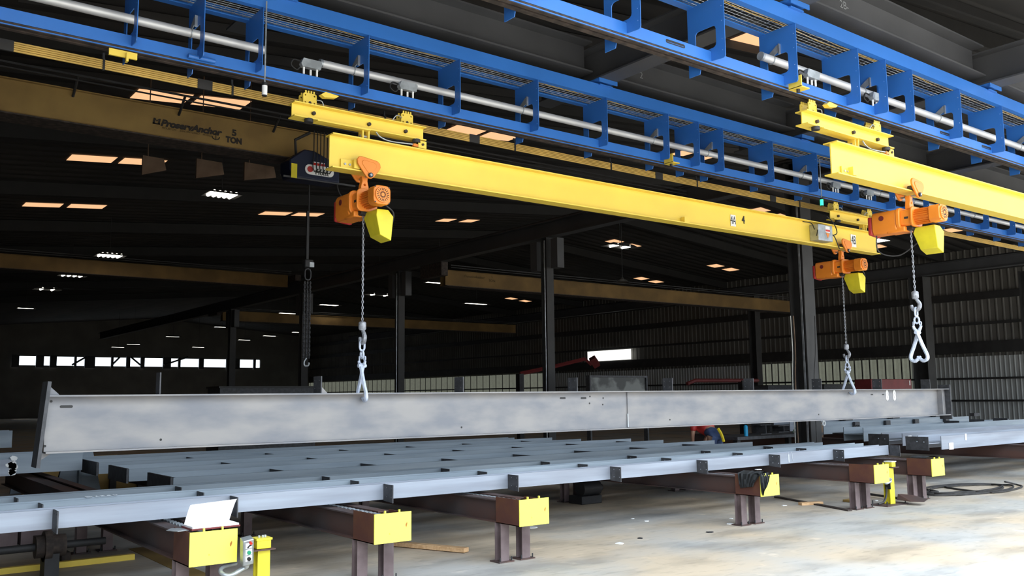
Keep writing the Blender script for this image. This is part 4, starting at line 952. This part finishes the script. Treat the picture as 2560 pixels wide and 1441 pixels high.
# shovel
p, q = at(2172, 1236, 2, .04), at(2268, 1250, 2, .05)
t = thing('shovel', q, 'dark shovel lying on the floor behind the rightmost stand legs', 'shovel')
MB().cyl(p, q-(q-p)*.15, .018, 8).build('handle', 'rubber', t)
d = (q-p).normalized(); s = Vector((-d.y, d.x, 0))
b0 = q-(q-p)*.18
vs = [b0-s*.03+Vector((0, 0, .06)), b0+s*.03+Vector((0, 0, .06)), b0+d*.12+s*.14+Vector((0, 0, .05)), b0+d*.42+s*.14+Vector((0, 0, .02)), b0+d*.52, b0+d*.42-s*.14, b0+d*.12-s*.14]
MB().add(vs+[v+Vector((0, 0, .006)) for v in vs], [tuple(range(7)), tuple(range(13, 6, -1))]+[(i, (i+1) % 7, (i+1) % 7+7, i+7) for i in range(7)]).build('blade', 'rust', t)
# scraps of litter
random.seed(11)
for i, (px, py) in enumerate(((1960, 1265), (1827, 1298), (1826, 1311), (1330, 1320), (1581, 1298), (2008, 1196+60), (1600, 1347), (1550, 1360), (2190, 1253), (985+630, 1304), (1775, 1332))):
    p = at(px, py, 2, .0)
    w = .03+.03*random.random()
    if i == 3: w = .08
    tag(MB().prism([(p.x+w*(.6+.5*random.random())*cos(k), p.y+w*(.6+.5*random.random())*sin(k)) for k in [2*pi*j/7 for j in range(7)]], 'Z', 0, .008).build('litter_scrap', 'dark' if i in (6, 10) else 'white', loc=p),
        ['white scrap on the floor behind the fourth stand', 'white scrap left of the jacket stand legs, farther one', 'white scrap left of the jacket stand legs, nearer one',
         'larger white paper scrap under the middle stand face', 'white scrap on the floor midway between middle and jacket stands', 'white scrap behind the wood block',
         'small dark twig on the open floor before the gap between stands', 'white scrap beside the small dark twig', 'white scrap near the shovel end',
         'white scrap left of the third stand gap', 'dark speck on the floor left of the jacket stand feet'][i], 'litter', 'litter scraps on the floor')

# ================================================================ hall cranes, lights, clutter
def bridge(X0, X1, Y, z0, h, label, m='dull_yellow'):
    t = thing('bridge_crane', ((X0+X1)/2, Y, z0), label, 'bridge crane')
    MB().prism([(Y, z0), (Y+.02, z0), (Y+.02, z0+h), (Y+.3, z0+h), (Y+.3, z0), (Y+.32, z0), (Y+.32, z0+h+.015), (Y-.06, z0+h+.015), (Y-.06, z0+h), (Y, z0+h)], 'X', X0, X1).build('bridge_girder', m, t)
    MB().box(X0, X1, Y-.08, Y+.40, z0-.02, z0).build('bottom_flange', 'grime', t)
    MB().box(X0, X1, Y-.35, Y-.33, z0+h+.12, z0+h+.15).box(X0, X1, Y-.35, Y-.33, z0+h+.05, z0+h+.07).build('festoon_rail', 'dark', t)
    e = 15.72 if X1 < 20 else 15.92
    MB().box(e, e+.25, Y-.5, Y+.8, z0+h*.5, 6.03 if z0 < 6 else z0+h).build('end_carriage', 'grime', t)
    return t
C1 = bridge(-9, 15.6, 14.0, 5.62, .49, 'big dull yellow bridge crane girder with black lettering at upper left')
for x in (-.6, 1.1, 2.68, 4.2, 5.75): MB().tube([(x, 13.68, 6.25), (x-.0, 13.98, 6.02)], .02, 6).build('festoon_bracket', 'dark', C1)
YC = 13.995
def clet(s, px, py, size, m='letter', **k):
    p = at(px, py, 1, YC-.005); return text(s, (p.x, YC-.004, p.z), size, m, C1, FACE, **k)
clet('ProservAnchor', 478, 320, .142, bold=.0075, shear=.3, sx=1.06)
clet('HOUSTON    SAN ANTONIO    IRVING', 468, 330, .045, 'letter_faint', shear=.2, sx=1.0)
clet('5', 586, 333, .14, bold=.006, sx=1.1); clet('TON', 585, 352, .13, bold=.007, sx=.92)
p = at(392, 303, 1, YC-.005)
mb = MB()
for dx, w in ((-.045, .03), (.03, .03)): mb.prism([(p.x+dx-.015, p.z-.05), (p.x+dx+w-.015, p.z-.05), (p.x+dx+w, p.z+.045), (p.x+dx, p.z+.045)], 'Y', YC-.006, YC-.004)
mb.prism([(p.x-.06, p.z-.05), (p.x+.05, p.z-.05), (p.x+.05, p.z-.03), (p.x-.06, p.z-.03)], 'Y', YC-.006, YC-.004).prism([(p.x-.04, p.z+.045), (p.x+.0, p.z-.01), (p.x+.04, p.z+.045), (p.x+.0, p.z+.015)], 'Y', YC-.006, YC-.004)
mb.build('logo_mark', 'letter', C1)
p = at(540, 342, 1, YC-.006)
MB().tube([(p.x, p.y, p.z+.05), (p.x, p.y, p.z-.05)], .006, 5).tube([(p.x-.03, p.y, p.z+.035), (p.x+.03, p.y, p.z+.035)], .005, 5).tube(
    [(p.x-.06, p.y, p.z-.0), (p.x-.045, p.y, p.z-.035), (p.x, p.y, p.z-.05), (p.x+.045, p.y, p.z-.035), (p.x+.06, p.y, p.z-.0)], .008, 5).build('anchor_mark', 'letter', C1)
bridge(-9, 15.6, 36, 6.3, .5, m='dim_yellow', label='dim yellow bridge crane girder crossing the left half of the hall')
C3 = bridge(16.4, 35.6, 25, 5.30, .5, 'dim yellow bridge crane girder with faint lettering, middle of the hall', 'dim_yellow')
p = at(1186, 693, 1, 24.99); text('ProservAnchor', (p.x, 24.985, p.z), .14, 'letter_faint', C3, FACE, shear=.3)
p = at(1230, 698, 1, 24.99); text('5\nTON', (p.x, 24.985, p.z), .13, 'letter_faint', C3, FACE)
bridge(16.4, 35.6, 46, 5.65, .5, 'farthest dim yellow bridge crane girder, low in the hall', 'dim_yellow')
# blue trolley hoist on crane one
p0, p1 = at(716, 372, 1, 13.6), at(832, 462, 1, 13.6)
t = thing('wire_rope_hoist', ((p0.x+p1.x)/2, 13.6, p1.z), 'dark blue crane hoist with white oval label left of the yellow girder end', 'hoist')
zt = p0.z; zb = p1.z; xa, xb = p0.x, p1.x+.05
MB().prism([(xa, zb+.12), (xa+.05, zb), (xb, zb), (xb, zt-.18), (xb-.15, zt-.12), (xa+.42, zt), (xa+.25, zt), (xa+.1, zt-.12), (xa, zt-.2)], 'Y', 13.45, 13.85).build('hoist_case', 'navy', t, bevel=.02)
MB().box(xa-.1, xb+.3, 13.46, 13.48, zb-.02, zb+.01).build('case_trim', 'grey_beam', t)
for x in (xa+.2, xb-.3): MB().box(x, x+.08, 13.60, 13.70, zt-.2, 5.60).box(x-.03, x+.11, 13.6, 13.98, 5.57, 5.60).build('trolley_strap', 'dark', t)
pa, pb = at(728, 408, 1, 13.44), at(742, 446, 1, 13.44); MB().box(pa.x, pb.x, 13.43, 13.445, pb.z, pa.z).build('yellow_label', 'lime', t)
pa, pb = at(763, 416, 1, 13.44), at(829, 441, 1, 13.44)
pm = at(792, 426, 1, 13.44)
MB().prism(rrect(pa.x, pb.x+.04, pm.z-.085, pm.z+.08, .075), 'Y', 13.437, 13.449).build('oval_label', 'white', t)
text('Hoist', ((pa.x+pb.x)/2+.06, 13.432, pm.z-.04), .11, 'letter', t, FACE, bold=.002)
MB().prism(circ(pa.x+.085, pm.z, .05, 14), 'Y', 13.43, 13.436).build('red_seal', 'red', t)
for i in range(3): MB().box(pa.x+.13+i*.075, pa.x+.19+i*.075, 13.43, 13.445, pa.z-.04, pa.z+.10).build('small_tag', 'white', t); 
for i in range(3): MB().box(pa.x+.13+i*.075, pa.x+.19+i*.075, 13.426, 13.43, pa.z+.04, pa.z+.08).build('tag_band', 'red_btn', t)
mb = MB()
for i in range(5):
    x = pa.x+.12+i*.06; mb.tube(arcpts([(x+.02, 13.42, pa.z+.62), (x+.01, 13.4, pa.z+.2), (x+.0, 13.4, pb.z+.1), (x+.04, 13.4, pb.z+.02), (x+.1, 13.42, pb.z+.08)]), .009, 5)
mb.build('festoon_loops', 'black', t)
pq = at(760, 385, 1, 13.4)
MB().tube([at(740, 385, 1, 13.6), at(738, 350, 1, 13.6), at(775, 332, 1, 13.6)], .025, 6).build('tow_arm', 'dark', t)
p = at(842, 440, 1, 13.5)
MB().tube(arcpts([(p.x, 13.5, p.z), (p.x+.06, 13.5, p.z-.3), (p.x+.35, 13.4, p.z-.6)]), .012, 6).build('drop_cable', 'rubber', t)
# hanging chain + hook block
p0, p1 = at(770, 660, 1, 14.0), at(770, 905, 1, 14.0)
t = thing('hanging_chain', (p0.x, 14.0, p1.z), 'dark multi-strand chain with hook hanging left of the left hoist', 'chain')
MB().cyl((p0.x, 14.0, p0.z), (p0.x, 14.0, 5.55), .012, 6).box(p0.x-.04, p0.x+.0, 13.98, 14.02, p0.z, p0.z+.9).build('drop_rope', 'dark', t)
MB().cbox((p0.x, 14.0, p0.z), .16, .12, .14).build('hook_block', 'dark', t, bevel=.02)
MB().box(p0.x+.0, p0.x+.08, 13.93, 13.935, p0.z-.06, p0.z+.02).build('block_label', 'galv', t)
mb = MB(); z = p0.z-.12
mb.link((p0.x, 14.0, z-.06), .22, .13, .012, 0)
z -= .2; i = 0
while z > p1.z+.05:
    for dx in (-.05, .0, .05): mb.link((p0.x+dx, 14.0+.02*(i % 2), z), .055, .038, .008, (i % 2)*pi/2+.4)
    z -= .038; i += 1
mb.build('chain_strands', 'clip', t)
mb = MB(); mb.tube(arcpts([(p0.x, 14, z+.02), (p0.x-.04, 14, z-.04), (p0.x-.03, 14, z-.1), (p0.x+.03, 14, z-.1), (p0.x+.045, 14, z-.05)]), .014, 7); mb.build('hook', 'galv', t)
# hanging brown boards
for i, (a, b, c, d) in enumerate(((357, 388, 415, 445), (492, 396, 560, 455), (612, 405, 690, 462))):
    p, q = at(a, b, 1, 17.2), at(c, d, 1, 17.2)
    tag(MB().prism([(p.x, p.z), (q.x-.05, p.z-.01), (q.x, q.z+.15), (p.x+.0, q.z)], 'Y', 17.2, 17.25).cyl((p.x+.1, 17.22, p.z-.02), (p.x+.1, 17.22, roofz(p.x)), .01, 5).build('hanging_board', 'tan_board', loc=(p.x, 17.2, q.z)),
        ['pale brown board hanging under the lettered crane, leftmost of three', 'brown board hanging under the lettered crane, middle of three', 'darkest brown board hanging under the lettered crane, right of three'][i], 'board')
# lights
def fixture(px, py, z, w, dpt, label, group=None, tubes=4):
    p = at(px, py, 2, z)
    t = thing('high_bay_light', p, label, 'light fixture', group)
    MB().add([(p.x-w*.62, p.y-dpt*.62, z+.0), (p.x+w*.62, p.y-dpt*.62, z), (p.x+w*.62, p.y+dpt*.62, z), (p.x-w*.62, p.y+dpt*.62, z),
              (p.x-w*.4, p.y-dpt*.4, z+.12), (p.x+w*.4, p.y-dpt*.4, z+.12), (p.x+w*.4, p.y+dpt*.4, z+.12), (p.x-w*.4, p.y+dpt*.4, z+.12)],
             [(4, 5, 6, 7), (0, 1, 5, 4), (1, 2, 6, 5), (2, 3, 7, 6), (3, 0, 4, 7)]).build('reflector', 'column', t)
    for i in range(tubes):
        y = p.y-dpt*.5+dpt*(i+.5)/tubes if w > dpt else None
        if tubes == 1: MB().box(p.x-w/2, p.x+w/2, p.y-dpt/2, p.y+dpt/2, z+.02, z+.03).build('lamp_tube', 'tube_glow', t)
        else:
            x = p.x-w/2+w*(i+.5)/tubes
            MB().cyl((x, p.y-dpt/2, z+.03), (x, p.y+dpt/2, z+.03), min(.4*w/tubes, .05), 8).build('lamp_tube', 'tube_glow', t)
    MB().cyl((p.x, p.y, z+.12), (p.x, p.y, roofz(p.x)), .008, 5).build('hanger_rod', 'dark', t)
    return t
fixture(1225, 130, 7.7, .85, .55, 'bright slatted light fixture between the two blue tracks at the top', tubes=6)
fixture(555, 489, 7.2, .75, .55, 'bright slatted light fixture in the dark hall below the lettered crane', tubes=5)
fixture(275, 641, 6.8, .8, .6, 'slatted light fixture at left above the dim yellow crane girder', tubes=5)
fixture(1550, 618, 7.2, 1.25, .45, 'long bright light fixture between two pale roof panels, middle right', tubes=2)
fixture(180, 691, 6.9, .9, .4, 'thin slatted light just under the dim yellow crane girder, left', tubes=4)
fixture(118, 725, 6.5, .9, .5, 'square bright light at far left below the dim crane girder', tubes=2)
fixture(65, 772, 6.3, .7, .4, 'small star-like light near the left edge', tubes=1)
fixture(2196, 603, 7.3, .8, .5, 'white light glowing just right of the 4B girder end', tubes=1)
fixture(948, 739, 6.8, 1.5, .35, 'long bright light below the dim girder, right of the left hoist chain', tubes=2)
fixture(1098, 709, 7.0, 1.3, .35, 'bright light overlapping the faintly lettered crane girder', tubes=1)
fixture(1192, 761, 6.8, 1.4, .35, 'bright light below the faintly lettered crane girder', tubes=1)
for px, py, l in ((720, 785, 'small distant light just above the lowest dim crane girder, left of the hanging chain'), (824, 764, 'small distant light between the hanging chain and the left hoist chain'),
        (556, 819, 'small distant light just below the left end of the lowest dim crane girder'), (433, 843, 'small distant light above the bright window strip, left of centre strip'),
        (612, 851, 'small distant light above the right part of the window strip'), (675, 841, 'brighter small distant light below the lowest dim crane girder'),
        (748, 832, 'small distant light just left of the dark hanging chain'), (335, 862, 'tiny distant light close above the window strip, upper of a pair at left'),
        (296, 869, 'tiny distant light close above the window strip, lower of a pair at left'), (497, 869, 'tiny distant light close above the middle of the window strip')):
    fixture(px, py, 6.7 if py < 855 else 6.2, 1.0, .5, l, 'distant light fixtures deep in the hall', tubes=1)
# hanging bell lamp, unlit
p = at(1556, 702, 1, 24)
t = thing('bell_lamp', p, 'unlit grey bell-shaped lamp hanging in the hall, middle right', 'lamp')
MB().tube([(p.x, 24, p.z+.12), (p.x, 24, p.z+.06), (p.x, 24, p.z+.02), (p.x, 24, p.z-.06)], .1, 14, rs=[.04, .06, .16, .24]).build('shade', 'column', t)
MB().cyl((p.x, 24, p.z+.12), (p.x, 24, roofz(p.x)), .012, 6).build('cord', 'dark', t)
# red jib arm and frame in the far middle
t = thing('red_jib_arm', at(1400, 915, 1, 26), 'red jib arm angled behind the middle column', 'jib arm')
MB().tube([at(1300, 935, 1, 26), at(1385, 917, 1, 26), at(1462, 898, 1, 26), at(1478, 912, 1, 26)], .07, 4).build('arm', 'dark_red', t)
MB().tube([at(1480, 896, 1, 26), at(1493, 915, 1, 26)], .18, 4).build('arm_head', 'dark_red', t)
MB().box(at(1300, 935, 1, 26).x-.1, at(1300, 935, 1, 26).x+.1, 25.9, 26.1, 0, at(1300, 935, 1, 26).z).build('mast', 'dark', t)
t = thing('red_boom_machine', at(1800, 955, 1, 22), 'dim red boom lying behind the beam between two clip plates', 'boom')
MB().tube([at(1718, 960, 1, 22), at(1738, 952, 1, 22), at(1895, 952, 1, 22)], .07, 6).build('boom_tube', 'dark_red', t)
MB().box(at(1850, 952, 1, 22).x, at(1850, 952, 1, 22).x+.2, 21.9, 22.1, 0, at(1850, 952, 1, 22).z).build('boom_stand', 'dark', t)
p, q = at(2178, 948, 1, 16), at(2280, 975, 1, 16)
t = thing('red_welding_machine', (p.x, 16, 0), 'dark red machine cabinet above the beam at the right hook', 'machine')
MB().box(p.x, q.x, 16, 16.6, .7, p.z).build('cabinet', 'dark_red', t, bevel=.02)
MB().box(p.x+.1, q.x-.1, 16.1, 16.5, 0, .7).build('stand', 'dark', t)
MB().box(q.x-.15, q.x-.1, 15.99, 16.0, p.z-.2, p.z-.05).build('label_strip', 'white', t)
# framed tank behind the beam
p, q = at(1475, 944, 1, 17), at(1614, 985, 1, 17)
t = thing('framed_mirror_panel', (p.x, 17, 0), 'dark framed panel with smeared pale patches behind the beam middle', 'panel')
MB().box(p.x, q.x, 17, 17.08, p.z-.85, p.z).build('panel', 'mirror_glass', t)
MB().box(p.x-.05, q.x+.05, 16.96, 17.1, p.z, p.z+.05).box(p.x-.05, p.x, 16.96, 17.1, 0, p.z).box(q.x, q.x+.05, 16.96, 17.1, 0, p.z).build('frame', 'clip', t)
# dark crates behind the beam to break the wall foot
for i, (a, b, y, z, l) in enumerate(((550, 790, 20, 971, 'low dark bin behind the beam, left of the left tongs'), (1920, 2010, 20, 966, 'dark bin behind the beam left of the near column'), (2060, 2170, 18, 964, 'low dark bin behind the beam between near column and red cabinet'))):
    p, q = at(a, z, 1, y), at(b, z, 1, y)
    t = thing('storage_bin', (p.x, y, 0), l, 'bin'); MB().box(p.x, q.x, y, y+.8, 0, p.z).build('bin_body', 'clip', t); MB().box(p.x-.03, q.x+.03, y-.03, y+.83, p.z, p.z+.04).build('rim', 'column', t)
# hoses hanging on the near column
for i, (px, l) in enumerate(((1983, 'thin red hose hanging beside the near dark column'), (1976, 'thin pale cord hanging beside the near dark column'), (2037, 'thin dark cord looping right of the near dark column'))):
    a, b = at(px, 790, 1, 10.75), at(px+6*(1 if i < 2 else -.2), 970, 1, 10.75)
    tag(MB().tube(arcpts([a, a.lerp(b, .5)+Vector((.03, 0, 0)), b, (b.x, b.y, .01)]), .010 if i else .013, 5).build('hanging_hose', ['tan_board', 'tag_grey', 'rubber'][i], loc=a), l, 'hose')
